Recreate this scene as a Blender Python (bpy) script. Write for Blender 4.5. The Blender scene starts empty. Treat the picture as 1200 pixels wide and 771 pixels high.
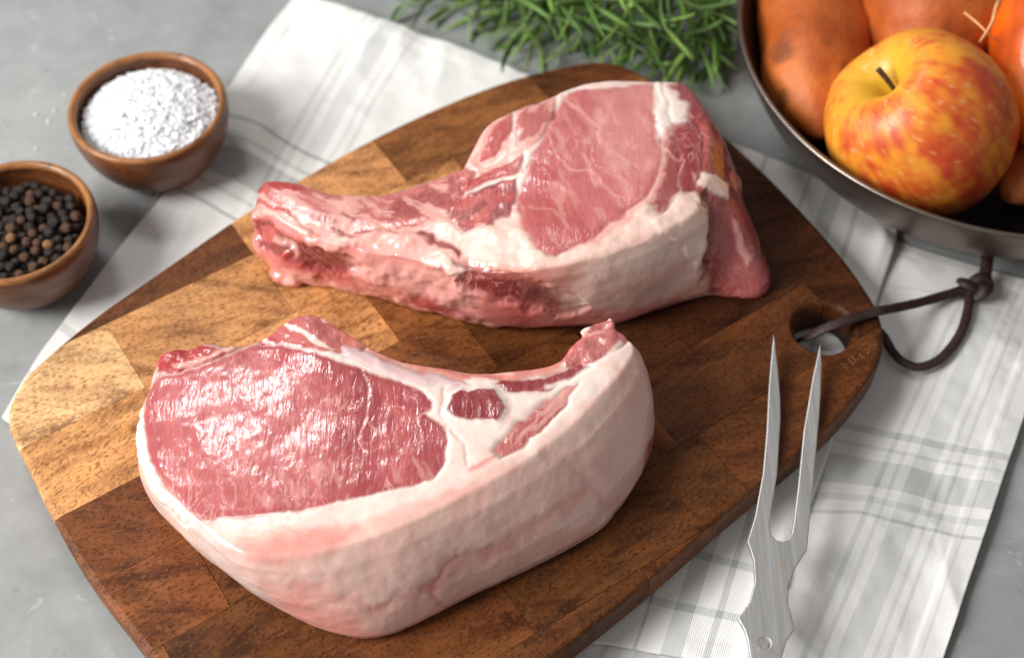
import bpy, bmesh, math, random
import numpy as np
from mathutils import Vector, Matrix, Euler
from mathutils.geometry import delaunay_2d_cdt

random.seed(7)
rng = np.random.default_rng(11)
S = bpy.context.scene
COL = S.collection

# ------------------------------------------------------------------ camera, light, exposure
F, CX, CY = 1667.0, 600.0, 385.5           # photograph's pixels (1200 x 771)
PITCH = math.radians(53.5)
BT = 0.021                                  # height of the cutting board's top above the table
FW = np.array([0, math.cos(PITCH), -math.sin(PITCH)])
UP = np.array([0, math.sin(PITCH), math.cos(PITCH)])
RI = np.array([1.0, 0, 0])
CAM = np.array([0, 0, BT]) - FW * 0.56

cd = bpy.data.cameras.new('camera')
cam = bpy.data.objects.new('camera', cd)
COL.objects.link(cam)
cam.location = CAM
cam.rotation_euler = (math.pi / 2 - PITCH, 0, 0)
cd.sensor_width = 36.0
cd.lens = F * 36.0 / 1200.0
cd.clip_start = 0.01
cd.clip_end = 50
cd.dof.use_dof = True
cd.dof.focus_distance = 0.502
cd.dof.aperture_fstop = 6.6
S.camera = cam

W = bpy.data.worlds.new('World')
S.world = W
W.use_nodes = True
W.node_tree.nodes['Background'].inputs[0].default_value = (1.0, 0.975, 0.95, 1)
W.node_tree.nodes['Background'].inputs[1].default_value = 0.26


def area(name, loc, target, sx, sy, power, col):
    l = bpy.data.lights.new(name, 'AREA')
    l.shape = 'RECTANGLE'
    l.size, l.size_y = sx, sy
    l.energy = power
    l.color = col
    o = bpy.data.objects.new(name, l)
    COL.objects.link(o)
    o.location = loc
    o.rotation_euler = (Vector(target) - Vector(loc)).to_track_quat('-Z', 'Y').to_euler()
    return o


area('window_light', (-1.10, -0.30, 0.82), (0.02, 0.0, 0.0), 0.60, 0.85, 32.5, (1.0, 0.985, 0.96))
area('far_glint_light', (-0.37, 0.56, 0.92), (0.0, 0.0, 0.0), 0.22, 0.18, 2.3, (1.0, 0.99, 0.98))  # small lamp added at the far side for wet glints on the meat

S.view_settings.view_transform = 'Standard'
S.view_settings.look = 'None'
S.view_settings.gamma = 1.0
S.view_settings.exposure = 0.0
S.view_settings.use_curve_mapping = False
S.cycles.max_bounces = 8
S.cycles.use_denoising = True


# ------------------------------------------------------------------ helpers
def P(u, v, z):
    """point of the place seen at pixel (u, v) of the photograph, at height z"""
    d = RI * (u - CX) / F - UP * (v - CY) / F + FW
    return CAM + d * (z - CAM[2]) / d[2]


def to_px(co):
    d = co - CAM
    w = d @ FW
    return np.stack([CX + F * (d @ RI) / w, CY - F * (d @ UP) / w], 1)


def lin(r, g, b):
    return tuple(((c / 255 / 12.92) if c / 255 <= 0.04045 else ((c / 255 + 0.055) / 1.055) ** 2.4) for c in (r, g, b))


def tag(o, label=None, cat=None, group=None, kind=None):
    if label: o['label'] = label
    if cat: o['category'] = cat
    if group: o['group'] = group
    if kind: o['kind'] = kind
    return o


def empty(name, loc, label, cat, group=None):
    o = bpy.data.objects.new(name, None)
    COL.objects.link(o)
    o.location = loc
    o.empty_display_size = 0.01
    return tag(o, label, cat, group)


def link(name, me, mat=None, parent=None):
    o = bpy.data.objects.new(name, me)
    COL.objects.link(o)
    if mat:
        me.materials.clear()
        me.materials.append(mat)
    if parent:
        o.parent = parent
        bpy.context.view_layer.update()
        o.matrix_parent_inverse = parent.matrix_world.inverted()
    return o


def mesh_np(name, v, f, smooth=True):
    me = bpy.data.meshes.new(name)
    me.from_pydata([tuple(p) for p in v], [], [tuple(int(i) for i in q) for q in f])
    me.update()
    if smooth:
        me.polygons.foreach_set('use_smooth', [True] * len(me.polygons))
    return me


def hash3(ix, iy, iz, seed):
    h = (ix * 374761393 + iy * 668265263 + iz * 2147483647 + seed * 1274126177) & 0xFFFFFFFF
    h = ((h ^ (h >> 13)) * 1274126177) & 0xFFFFFFFF
    h = ((h ^ (h >> 16)) * 2246822519) & 0xFFFFFFFF
    return ((h ^ (h >> 15)) & 0xFFFFFF) / float(0xFFFFFF)


def vnoise(p, seed=0):
    p = np.asarray(p, float)
    i = np.floor(p).astype(np.int64)
    f = p - i
    f = f * f * f * (f * (f * 6 - 15) + 10)
    r = 0
    for dx in (0, 1):
        for dy in (0, 1):
            for dz in (0, 1):
                w = (f[:, 0] if dx else 1 - f[:, 0]) * (f[:, 1] if dy else 1 - f[:, 1]) * (f[:, 2] if dz else 1 - f[:, 2])
                r = r + w * hash3(i[:, 0] + dx, i[:, 1] + dy, i[:, 2] + dz, seed)
    return r * 2 - 1


def fbm(p, octv=3, seed=0):
    r, a = 0, 1.0
    for k in range(octv):
        r = r + a * vnoise(p * 2 ** k + 17.3 * k, seed + k)
        a *= 0.5
    return r


def sstep(a, b, x):
    t = np.clip((x - a) / (b - a), 0, 1)
    return t * t * (3 - 2 * t)


def sdf(poly, q):
    """signed distance (negative inside) of points q to a polygon"""
    poly = np.asarray(poly, float)
    d = np.full(len(q), 1e9)
    inside = np.zeros(len(q), bool)
    n = len(poly)
    for i in range(n):
        a, b = poly[i], poly[(i + 1) % n]
        e = b - a
        w = q - a
        t = np.clip((w @ e) / max(e @ e, 1e-12), 0, 1)
        d = np.minimum(d, ((w - t[:, None] * e) ** 2).sum(1))
        c = (a[1] > q[:, 1]) != (b[1] > q[:, 1])
        if a[1] != b[1]:
            inside ^= c & (q[:, 0] < (b[0] - a[0]) * (q[:, 1] - a[1]) / (b[1] - a[1]) + a[0])
    d = np.sqrt(d)
    return np.where(inside, -d, d)


def line_dist(poly, q):
    poly = np.asarray(poly, float)
    d = np.full(len(q), 1e9)
    for i in range(len(poly) - 1):
        a, b = poly[i], poly[i + 1]
        e = b - a
        w = q - a
        t = np.clip((w @ e) / max(e @ e, 1e-12), 0, 1)
        d = np.minimum(d, ((w - t[:, None] * e) ** 2).sum(1))
    return np.sqrt(d)


def catmull(pts, n, closed=True):
    pts = np.asarray(pts, float)
    m = len(pts)
    out = []
    segs = m if closed else m - 1
    for i in range(segs):
        if closed:
            p0, p1, p2, p3 = pts[(i - 1) % m], pts[i], pts[(i + 1) % m], pts[(i + 2) % m]
        else:
            p0, p1, p2, p3 = pts[max(i - 1, 0)], pts[i], pts[i + 1], pts[min(i + 2, m - 1)]
        for k in range(n):
            t = k / n
            out.append(0.5 * ((2 * p1) + (-p0 + p2) * t + (2 * p0 - 5 * p1 + 4 * p2 - p3) * t * t + (-p0 + 3 * p1 - 3 * p2 + p3) * t ** 3))
    if not closed:
        out.append(pts[-1])
    return np.array(out)


def lathe(name, prof, n=96, closed=False):
    v, f = [], []
    m = len(prof)
    for r, z in prof:
        for k in range(n):
            a = 2 * math.pi * k / n
            v.append((r * math.cos(a), r * math.sin(a), z))
    rows = m if closed else m - 1
    for i in range(rows):
        j = (i + 1) % m
        for k in range(n):
            f.append((i * n + k, i * n + (k + 1) % n, j * n + (k + 1) % n, j * n + k))
    return mesh_np(name, v, f)


def tube(path, rad, n=12, flat=1.0, upv=(0, 0, 1), cap=True):
    """verts, faces of a tube along path; rad per point; flat squashes it along upv"""
    path = np.asarray(path, float)
    rad = np.broadcast_to(np.asarray(rad, float), (len(path),))
    v, f = [], []
    for i, p in enumerate(path):
        t = path[min(i + 1, len(path) - 1)] - path[max(i - 1, 0)]
        t = t / (np.linalg.norm(t) + 1e-12)
        s = np.cross(t, upv)
        if np.linalg.norm(s) < 1e-6: s = np.cross(t, (0, 1, 0.01))
        s = s / np.linalg.norm(s)
        u = np.cross(s, t)
        for k in range(n):
            a = 2 * math.pi * k / n
            v.append(p + rad[i] * (math.cos(a) * s + flat * math.sin(a) * u))
    m = len(path)
    for i in range(m - 1):
        for k in range(n):
            f.append((i * n + k, i * n + (k + 1) % n, (i + 1) * n + (k + 1) % n, (i + 1) * n + k))
    if cap:
        f.append(tuple(range(n))[::-1])
        f.append(tuple(range((m - 1) * n, m * n)))
    return v, f


# ------------------------------------------------------------------ material helpers
class NT:
    def __init__(self, name):
        self.m = bpy.data.materials.new(name)
        self.m.use_nodes = True
        self.t = self.m.node_tree
        self.b = self.t.nodes['Principled BSDF']

    def n(self, typ, **kw):
        o = self.t.nodes.new(typ)
        for k, v in kw.items():
            if k.startswith('i_'):
                key = k[2:]
                o.inputs[int(key) if key.isdigit() else key.replace('_', ' ')].default_value = v
            else:
                setattr(o, k, v)
        return o

    def l(self, a, b):
        self.t.links.new(a, b)

    def coord(self, which='Object', scale=(1, 1, 1), rot=(0, 0, 0), offset=None):
        c = self.n('ShaderNodeTexCoord')
        mp = self.n('ShaderNodeMapping')
        mp.inputs['Rotation'].default_value = rot
        mp.inputs['Scale'].default_value = scale
        src = c.outputs[which]
        if offset is not None:
            ad = self.n('ShaderNodeVectorMath', operation='ADD')
            self.l(src, ad.inputs[0])
            self.l(offset, ad.inputs[1])
            src = ad.outputs[0]
        self.l(src, mp.inputs[0])
        return mp.outputs[0]

    def noise(self, vec, scale, detail=4, rough=0.5, dist=0.0):
        o = self.n('ShaderNodeTexNoise')
        self.l(vec, o.inputs['Vector'])
        o.inputs['Scale'].default_value = scale
        o.inputs['Detail'].default_value = detail
        o.inputs['Roughness'].default_value = rough
        o.inputs['Distortion'].default_value = dist
        return o.outputs[0]

    def ramp(self, fac, stops, interp='LINEAR'):
        o = self.n('ShaderNodeValToRGB')
        e = o.color_ramp.elements
        o.color_ramp.interpolation = interp
        while len(e) < len(stops): e.new(0.5)
        for i, (p, c) in enumerate(stops):
            e[i].position = p
            e[i].color = (c, c, c, 1) if isinstance(c, (int, float)) else (*c[:3], 1)
        self.l(fac, o.inputs[0])
        return o.outputs[0]

    def mix(self, fac, a, b, blend='MIX'):
        o = self.n('ShaderNodeMix', data_type='RGBA', blend_type=blend)
        for s, x in ((o.inputs[0], fac), (o.inputs[6], a), (o.inputs[7], b)):
            if hasattr(x, 'is_linked'): self.l(x, s)
            elif isinstance(x, (int, float)): s.default_value = x
            else: s.default_value = (*x[:3], 1)
        return o.outputs[2]

    def math(self, op, a, b=0.0, c=None):
        o = self.n('ShaderNodeMath', operation=op)
        for s, x in zip(o.inputs, (a, b, c)):
            if x is None: continue
            if hasattr(x, 'is_linked'): self.l(x, s)
            else: s.default_value = x
        return o.outputs[0]

    def bump(self, h, dist, strength=1.0, prev=None):
        o = self.n('ShaderNodeBump')
        o.inputs['Strength'].default_value = strength
        o.inputs['Distance'].default_value = dist
        self.l(h, o.inputs['Height'])
        if prev is not None: self.l(prev, o.inputs['Normal'])
        return o.outputs[0]

    def set(self, **kw):
        for k, v in kw.items():
            k = k.replace('_', ' ')
            s = self.b.inputs[k]
            if hasattr(v, 'is_linked'): self.l(v, s)
            elif isinstance(v, tuple) and len(v) == 3 and s.type == 'RGBA': s.default_value = (*v, 1)
            else: s.default_value = v
        return self.m


# ------------------------------------------------------------------ materials
def m_table():
    t = NT('grey_plaster')
    v = t.coord()
    big = t.noise(v, 7, 5, 0.6, 0.6)
    mid = t.noise(v, 38, 6, 0.65, 0.4)
    brush = t.noise(t.coord(scale=(14, 55, 30), rot=(0, 0, 0.12)), 1.0, 5, 0.6)
    c = t.ramp(big, [(0.3, lin(130, 132, 132)), (0.55, lin(144, 146, 146)), (0.75, lin(164, 165, 164))])
    c = t.mix(t.ramp(mid, [(0.35, 0.0), (0.75, 0.5)]), c, lin(176, 177, 176))
    c = t.mix(t.ramp(brush, [(0.4, 0.0), (0.7, 0.30)]), c, lin(140, 141, 141))
    sp = t.noise(v, 120, 3, 0.5, 1.0)
    c = t.mix(t.ramp(sp, [(0.66, 0.0), (0.74, 0.22)]), c, lin(218, 218, 214))
    c = t.mix(t.ramp(t.noise(v, 170, 2, 0.5), [(0.28, 0.4), (0.34, 0.0)]), c, lin(120, 120, 119))
    h = t.math('ADD', mid, t.math('MULTIPLY', brush, 0.6))
    return t.set(Base_Color=c, Roughness=t.ramp(mid, [(0.3, 0.42), (0.7, 0.6)]), Normal=t.bump(h, 0.0006, 0.5))


def m_wood(ang):
    """acacia blocks: tone from the block's own colour, grain along the strips"""
    t = NT('acacia_wood')
    oi = t.n('ShaderNodeObjectInfo')
    off = t.n('ShaderNodeCombineXYZ')
    r13 = t.math('MULTIPLY', oi.outputs['Random'], 13.0)
    t.l(r13, off.inputs[0]); t.l(t.math('MULTIPLY', oi.outputs['Random'], 31.7), off.inputs[1]); t.l(t.math('MULTIPLY', oi.outputs['Random'], 7.7), off.inputs[2])
    o = off.outputs[0]

    def cs(sx, sy, sz, extra=0.0):
        # rotate the axes onto the grain first, scale afterwards
        c = t.n('ShaderNodeTexCoord')
        ad = t.n('ShaderNodeVectorMath', operation='ADD')
        t.l(c.outputs['Object'], ad.inputs[0]); t.l(o, ad.inputs[1])
        mp = t.n('ShaderNodeMapping')
        # a slight turn of the grain from block to block
        rot = t.n('ShaderNodeCombineXYZ')
        t.l(t.math('ADD', t.math('MULTIPLY', t.math('SUBTRACT', oi.outputs['Random'], 0.5), 0.5), -ang + extra), rot.inputs[2])
        t.l(ad.outputs[0], mp.inputs[0]); t.l(rot.outputs[0], mp.inputs['Rotation'])
        sc = t.n('ShaderNodeMapping')
        sc.inputs['Scale'].default_value = (sx, sy, sz)
        t.l(mp.outputs[0], sc.inputs[0])
        return sc.outputs[0]
    band = t.noise(cs(16, 80, 40, 0.45), 1.0, 4, 0.55, 1.2)
    streak = t.noise(cs(24, 420, 200), 1.0, 3, 0.6, 0.3)
    fig = t.noise(cs(34, 60, 60), 1.0, 3, 0.6, 0.8)
    pores = t.noise(cs(520, 1050, 900), 1.0, 2, 0.5)
    cross = t.noise(cs(620, 45, 300), 1.0, 2, 0.5)
    base = oi.outputs['Color']
    dark = t.mix(1.0, base, (0.30, 0.215, 0.155), 'MULTIPLY')
    lite = t.mix(1.0, base, (1.42, 1.38, 1.25), 'MULTIPLY')
    c = t.mix(t.ramp(band, [(0.42, 0.0), (0.62, 0.9)]), base, dark)
    c = t.mix(t.ramp(band, [(0.24, 0.75), (0.42, 0.0)]), c, lite)
    c = t.mix(t.ramp(streak, [(0.46, 0.0), (0.72, 0.6)]), c, dark)
    c = t.mix(t.ramp(fig, [(0.44, 0.0), (0.66, 0.5)]), c, lite)
    c = t.mix(t.ramp(cross, [(0.5, 0.0), (0.75, 0.25)]), c, dark)
    c = t.mix(t.ramp(pores, [(0.54, 0.0), (0.66, 0.7)]), c, dark)
    c = t.mix(t.ramp(t.noise(cs(480, 820, 600), 1.0, 2, 0.5), [(0.55, 0.0), (0.68, 0.45)]), c, lite)
    h = t.math('SUBTRACT', t.math('MULTIPLY', streak, 0.5), t.math('MULTIPLY', t.ramp(pores, [(0.55, 0.0), (0.7, 1.0)]), 0.7))
    ro = t.ramp(t.noise(cs(60, 140, 90), 1.0, 4, 0.6), [(0.3, 0.40), (0.7, 0.55)])
    return t.set(Base_Color=c, Roughness=ro, Specular_IOR_Level=0.22, Normal=t.bump(h, 0.00028, 0.7))


def m_bowl(tone, name):
    t = NT(name)
    v = t.coord(scale=(60, 24, 190))
    n1 = t.noise(v, 1.0, 5, 0.6, 1.5)
    n2 = t.noise(t.coord(scale=(90, 90, 700)), 1.0, 3, 0.6, 0.4)
    a = tuple(c * 0.30 for c in tone)
    b = tuple(min(1, c * 1.45) for c in tone)
    c = t.ramp(n1, [(0.28, a), (0.5, tone), (0.75, b)])
    c = t.mix(t.ramp(n2, [(0.5, 0.0), (0.72, 0.5)]), c, a)
    return t.set(Base_Color=c, Roughness=0.34, Normal=t.bump(n2, 0.00025, 0.5))


def m_flat(name, col, rough=0.5, metal=0.0, **kw):
    t = NT(name)
    v = t.coord()
    n = t.noise(v, kw.pop('ns', 220), 4, 0.6)
    k = kw.pop('amp', 0.3)
    c = t.mix(t.ramp(n, [(0.3, 0.0), (0.7, 1.0)]), tuple(x * (1 - k) for x in col), tuple(min(1, x * (1 + k)) for x in col))
    bd = kw.pop('bump', 0.0)
    if bd: t.set(Normal=t.bump(n, bd, 0.8))
    return t.set(Base_Color=c, Roughness=rough, Metallic=metal, **kw)


def m_cloth(name, ustripes, vstripes, tone):
    """linen: woven stripes laid along the cloth's own u and v, thread relief"""
    t = NT(name)
    uv = t.n('ShaderNodeUVMap')
    uv.uv_map = 'UVMap'
    jit = t.n('ShaderNodeTexNoise')
    jit.inputs['Scale'].default_value = 9
    t.l(uv.outputs[0], jit.inputs['Vector'])
    ad = t.n('ShaderNodeVectorMath', operation='MULTIPLY_ADD')
    t.l(jit.outputs[1], ad.inputs[0])
    ad.inputs[1].default_value = (0.010, 0.006, 0)
    t.l(uv.outputs[0], ad.inputs[2])
    sp = t.n('ShaderNodeSeparateXYZ')
    t.l(ad.outputs[0], sp.inputs[0])

    def stripes(sock, lst):
        stops = [(0.0, 0.0)]
        for (p, w, d) in lst:
            stops += [(p - w / 2, d), (p + w / 2, 0.0)]
        return t.ramp(sock, stops, 'CONSTANT')
    su = stripes(sp.outputs[0], ustripes)
    sv = stripes(sp.outputs[1], vstripes)
    tot = t.math('MINIMUM', t.math('ADD', su, sv), 1.0)
    obj = t.coord('UV')
    thr1 = t.n('ShaderNodeTexWave', wave_type='BANDS', bands_direction='X')
    thr1.inputs['Scale'].default_value = 130
    thr1.inputs['Distortion'].default_value = 1.2
    thr2 = t.n('ShaderNodeTexWave', wave_type='BANDS', bands_direction='Y')
    thr2.inputs['Scale'].default_value = 330
    thr2.inputs['Distortion'].default_value = 1.2
    for w_ in (thr1, thr2): t.l(obj, w_.inputs['Vector'])
    slub = t.noise(t.coord('UV', scale=(12, 500, 1)), 1.0, 3, 0.6)
    slub2 = t.noise(t.coord('UV', scale=(220, 24, 1)), 1.0, 3, 0.6)
    sl = t.math('ADD', slub, slub2)
    tot = t.math('MULTIPLY', tot, t.ramp(sl, [(0.35, 0.65), (0.65, 1.0)]))
    cl = t.ramp(t.math('MULTIPLY', sl, 0.5), [(0.35, tuple(c * 0.93 for c in tone)), (0.65, tone)])
    c = t.mix(tot, cl, lin(128, 135, 137))
    h = t.math('ADD', t.math('ADD', thr1.outputs['Fac'], thr2.outputs['Fac']), sl)
    return t.set(Base_Color=c, Roughness=0.9, Specular_IOR_Level=0.15, Sheen_Weight=0.15, Normal=t.bump(h, 0.00022, 0.55))


def m_meat():
    t = NT('raw_pork')
    a = t.n('ShaderNodeAttribute'); a.attribute_name = 'tint'
    k = t.n('ShaderNodeAttribute'); k.attribute_name = 'lean'
    w = t.n('ShaderNodeAttribute'); w.attribute_name = 'wet'
    lean, wet = k.outputs['Fac'], w.outputs['Fac']
    v = t.coord()
    fib = t.coord(scale=(1.0, 0.22, 0.7), rot=(0, 0, -0.12))
    # marbling: thin broken pale lines in the lean
    vn = t.noise(t.coord(scale=(1.0, 0.5, 0.7), rot=(0, 0, -0.2)), 110, 5, 0.62, 1.4)
    vein = t.ramp(t.math('ABSOLUTE', t.math('SUBTRACT', vn, 0.5)), [(0.0, 1.0), (0.022, 0.0)])
    patch = t.ramp(t.noise(v, 42, 3, 0.5), [(0.40, 0.0), (0.60, 1.0)])
    veinm = t.math('MULTIPLY', t.math('MULTIPLY', vein, patch), t.math('MULTIPLY', lean, 0.8))
    c = t.mix(veinm, a.outputs['Color'], lin(236, 190, 180))
    fine = t.noise(fib, 420, 4, 0.6, 0.3)
    c = t.mix(t.math('MULTIPLY', t.ramp(fine, [(0.42, 0.0), (0.72, 0.22)]), lean), c, lin(226, 150, 146))
    mott = t.noise(v, 130, 4, 0.6)
    c = t.mix(t.math('MULTIPLY', t.ramp(mott, [(0.35, 0.32), (0.6, 0.0)]), t.math('ADD', t.math('MULTIPLY', lean, 0.6), 0.15)), c, lin(150, 50, 55))
    fm = t.noise(v, 75, 5, 0.65)
    notl = t.math('SUBTRACT', 1.0, lean)
    c = t.mix(t.math('MULTIPLY', t.ramp(fm, [(0.40, 0.0), (0.75, 0.42)]), notl), c, lin(232, 168, 158))
    cap = t.noise(v, 62, 4, 0.6, 2.2)
    capl = t.math('MULTIPLY', t.ramp(t.math('ABSOLUTE', t.math('SUBTRACT', cap, 0.5)), [(0.0, 1.0), (0.014, 0.0)]), t.math('MULTIPLY', notl, t.ramp(t.noise(v, 30, 2, 0.5), [(0.45, 0.0), (0.7, 0.32)])))
    c = t.mix(capl, c, lin(196, 92, 84))
    h1 = t.noise(fib, 620, 3, 0.5, 0.7)
    h0 = t.noise(fib, 150, 3, 0.55, 0.8)
    h2 = t.noise(v, 330, 4, 0.6)
    h3 = t.noise(t.coord(scale=(1, 1, 2.5)), 110, 3, 0.55, 0.8)
    hl = t.math('ADD', t.math('MULTIPLY', h1, 0.75), t.math('MULTIPLY', h0, 0.8))
    wr = t.noise(t.coord(scale=(60, 420, 300), rot=(0, 0, -0.35)), 1.0, 4, 0.65, 1.2)
    hf = t.math('ADD', t.math('ADD', t.math('MULTIPLY', h2, 0.30), t.math('MULTIPLY', h3, 0.32)), t.math('MULTIPLY', wr, 0.30))
    hh = t.math('ADD', t.math('MULTIPLY', hl, lean), t.math('MULTIPLY', hf, notl))
    rough = t.math('SUBTRACT', 0.50, t.math('MULTIPLY', wet, 0.24))
    t.set(Base_Color=c, Roughness=rough, Normal=t.bump(hh, 0.00055, 0.6), Specular_IOR_Level=0.45,
          Subsurface_Weight=0.35, Subsurface_Radius=(1.0, 0.36, 0.28), Subsurface_Scale=0.0013,
          Coat_Weight=t.math('MULTIPLY', wet, 1.0), Coat_Roughness=0.12, Coat_IOR=1.58)
    cb = t.bump(hh, 0.00042, 0.8)
    t.l(cb, t.b.inputs['Coat Normal'])
    return t.m


def m_attr(name, rough, bump_scale, bump_d, sss=0.0, coat=0.0, spec=0.5):
    t = NT(name)
    a = t.n('ShaderNodeAttribute'); a.attribute_name = 'tint'
    v = t.coord()
    n = t.noise(v, bump_scale, 5, 0.62)
    c = t.mix(t.ramp(n, [(0.35, 0.3), (0.6, 0.0)]), a.outputs['Color'], t.mix(1.0, a.outputs['Color'], (0.55, 0.5, 0.45), 'MULTIPLY'))
    return t.set(Base_Color=c, Roughness=rough, Normal=t.bump(n, bump_d, 0.7), Subsurface_Weight=sss, Subsurface_Scale=0.003,
                 Subsurface_Radius=(1, 0.5, 0.25), Coat_Weight=coat, Coat_Roughness=0.12, Specular_IOR_Level=spec)


# ------------------------------------------------------------------ the setting: table
tv = [(-1.2, -0.8, 0), (1.2, -0.8, 0), (1.2, 1.2, 0), (-1.2, 1.2, 0)]
tt = link('tabletop', mesh_np('tabletop', tv + [(x, y, -0.03) for x, y, z in tv],
          [(0, 1, 2, 3), (7, 6, 5, 4), (0, 4, 5, 1), (1, 5, 6, 2), (2, 6, 7, 3), (3, 7, 4, 0)], False), m_table())
tag(tt, 'grey mottled plaster tabletop under everything', kind='structure')

# ------------------------------------------------------------------ cutting board
BOARD_PX = [(8, 487), (12, 470), (25, 447), (45, 425), (110, 371), (190, 315), (295, 243), (420, 170), (520, 122), (600, 92), (660, 77), (700, 71),
            (735, 78), (780, 104), (840, 150), (900, 205), (950, 257), (990, 303), (1015, 338), (1030, 365), (1036, 392), (1032, 420), (1015, 450),
            (980, 492), (920, 545), (850, 603), (760, 682), (660, 762), (560, 838), (480, 885), (410, 908), (340, 905), (270, 872), (205, 805),
            (150, 737), (100, 672), (60, 605), (28, 540), (12, 507)]
bo = catmull([P(u, v, BT)[:2] for u, v in BOARD_PX], 4)
BB = 0.0045                                   # board's underside


def offset_poly(p, d):
    t = np.roll(p, -1, 0) - np.roll(p, 1, 0)
    t /= np.linalg.norm(t, axis=1)[:, None]
    nrm = np.stack([t[:, 1], -t[:, 0]], 1)
    area2 = np.sum(p[:, 0] * np.roll(p[:, 1], -1) - np.roll(p[:, 0], -1) * p[:, 1])
    if area2 < 0: nrm = -nrm
    return p + nrm * d


def board_body():
    bm = bmesh.new()
    rings = []
    for d, z in ((-0.0022, BB), (-0.0006, BB + 0.0010), (0.0, BB + 0.003), (0.0, BT - 0.0026), (-0.0004, BT - 0.0011), (-0.0013, BT - 0.0003), (-0.0024, BT)):
        rings.append([bm.verts.new((x, y, z)) for x, y in offset_poly(bo, d)])
    n = len(bo)
    for a, b in zip(rings, rings[1:]):
        for i in range(n):
            bm.faces.new((a[i], a[(i + 1) % n], b[(i + 1) % n], b[i]))
    bm.faces.new(rings[0][::-1])
    bm.faces.new(rings[-1])
    bmesh.ops.recalc_face_normals(bm, faces=bm.faces)
    return bm


b_o = P(109, 387, BT)[:2]
_d = P(170, 456, BT)[:2] - P(23, 529, BT)[:2]
ANG = math.atan2(_d[1], _d[0])
b_d = np.array([math.cos(ANG), math.sin(ANG)])
b_n = np.array([-b_d[1], b_d[0]])
WOOD = m_wood(ANG)
GOLD, TAN, MID, RED, DARK, WALNUT = lin(196, 142, 90), lin(212, 170, 122), lin(146, 92, 50), lin(124, 72, 36), lin(110, 64, 30), lin(76, 40, 17)
hole_c = P(965, 384, BT)[:2]
HOLE_R = 0.0118


def along(u, v):
    return float((P(u, v, BT)[:2] - b_o) @ b_d)


# strips from the far long side to the near one: lower edge, upper edge (metres across), cuts along, tone of each block
strips = [
    (0.034, 0.12, [along(600, 88)], [MID, TAN]),
    (0.0, 0.034, [along(275, 268), along(452, 183), along(640, 112)], [DARK, GOLD, MID, DARK]),
    (-0.036, 0.0, [along(156, 430), along(330, 345), along(565, 225), along(760, 130)], [TAN, GOLD, GOLD, MID, MID]),
    (-0.071, -0.036, [along(250, 420), along(420, 335), along(700, 190), along(850, 170)], [GOLD, GOLD, MID, WALNUT, DARK]),
    (-0.103, -0.071, [along(225, 560), along(560, 400), along(860, 262)], [DARK, MID, DARK, WALNUT]),
    (-0.136, -0.103, [along(235, 650), along(420, 520), along(700, 420), along(905, 345)], [RED, DARK, DARK, WALNUT, WALNUT]),
    (-0.169, -0.136, [along(180, 735), along(500, 640), along(760, 480), along(965, 355)], [MID, DARK, RED, DARK, WALNUT]),
    (-0.202, -0.169, [along(330, 700), along(590, 690), along(850, 545)], [DARK, RED, DARK, DARK]),
    (-0.235, -0.202, [along(480, 760), along(730, 640), along(905, 540)], [RED, DARK, DARK, MID]),
    (-0.30, -0.235, [along(560, 800)], [DARK, MID]),
]
board = empty('cutting_board', (0, 0, BB), 'rounded wooden board of brown and golden blocks under both raw chops', 'cutting board')
body = board_body()
GAP = 0.00009


def cut_block(lo, hi, a0, a1):
    bm = body.copy()
    for co, no in ((b_o + b_n * (lo + GAP), -b_n), (b_o + b_n * (hi - GAP), b_n), (b_o + b_d * (a0 + GAP), -b_d), (b_o + b_d * (a1 - GAP), b_d)):
        g = bm.verts[:] + bm.edges[:] + bm.faces[:]
        if not g: break
        r = bmesh.ops.bisect_plane(bm, geom=g, dist=1e-6, plane_co=(co[0], co[1], 0), plane_no=(no[0], no[1], 0), clear_outer=True)
        ed = [e for e in r['geom_cut'] if isinstance(e, bmesh.types.BMEdge)]
        if len(ed) > 2:
            try: bmesh.ops.contextual_create(bm, geom=ed)
            except Exception: pass
    bmesh.ops.remove_doubles(bm, verts=bm.verts, dist=1e-7)
    return bm


# drill used on the blocks round the finger hole: straight with a flared mouth
dv = lathe('drill', [(0.0001, -0.02), (HOLE_R, -0.02), (HOLE_R, BT - 0.0022), (HOLE_R + 0.0008, BT - 0.0009), (HOLE_R + 0.0030, BT + 0.0009), (0.0001, BT + 0.0009)], 64)
dbm = bmesh.new(); dbm.from_mesh(dv)
bmesh.ops.remove_doubles(dbm, verts=dbm.verts, dist=2e-4)
bmesh.ops.recalc_face_normals(dbm, faces=dbm.faces)
dbm.to_mesh(dv); dbm.free()
drill = bpy.data.objects.new('drill', dv)
COL.objects.link(drill)
drill.location = (hole_c[0], hole_c[1], 0)

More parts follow.
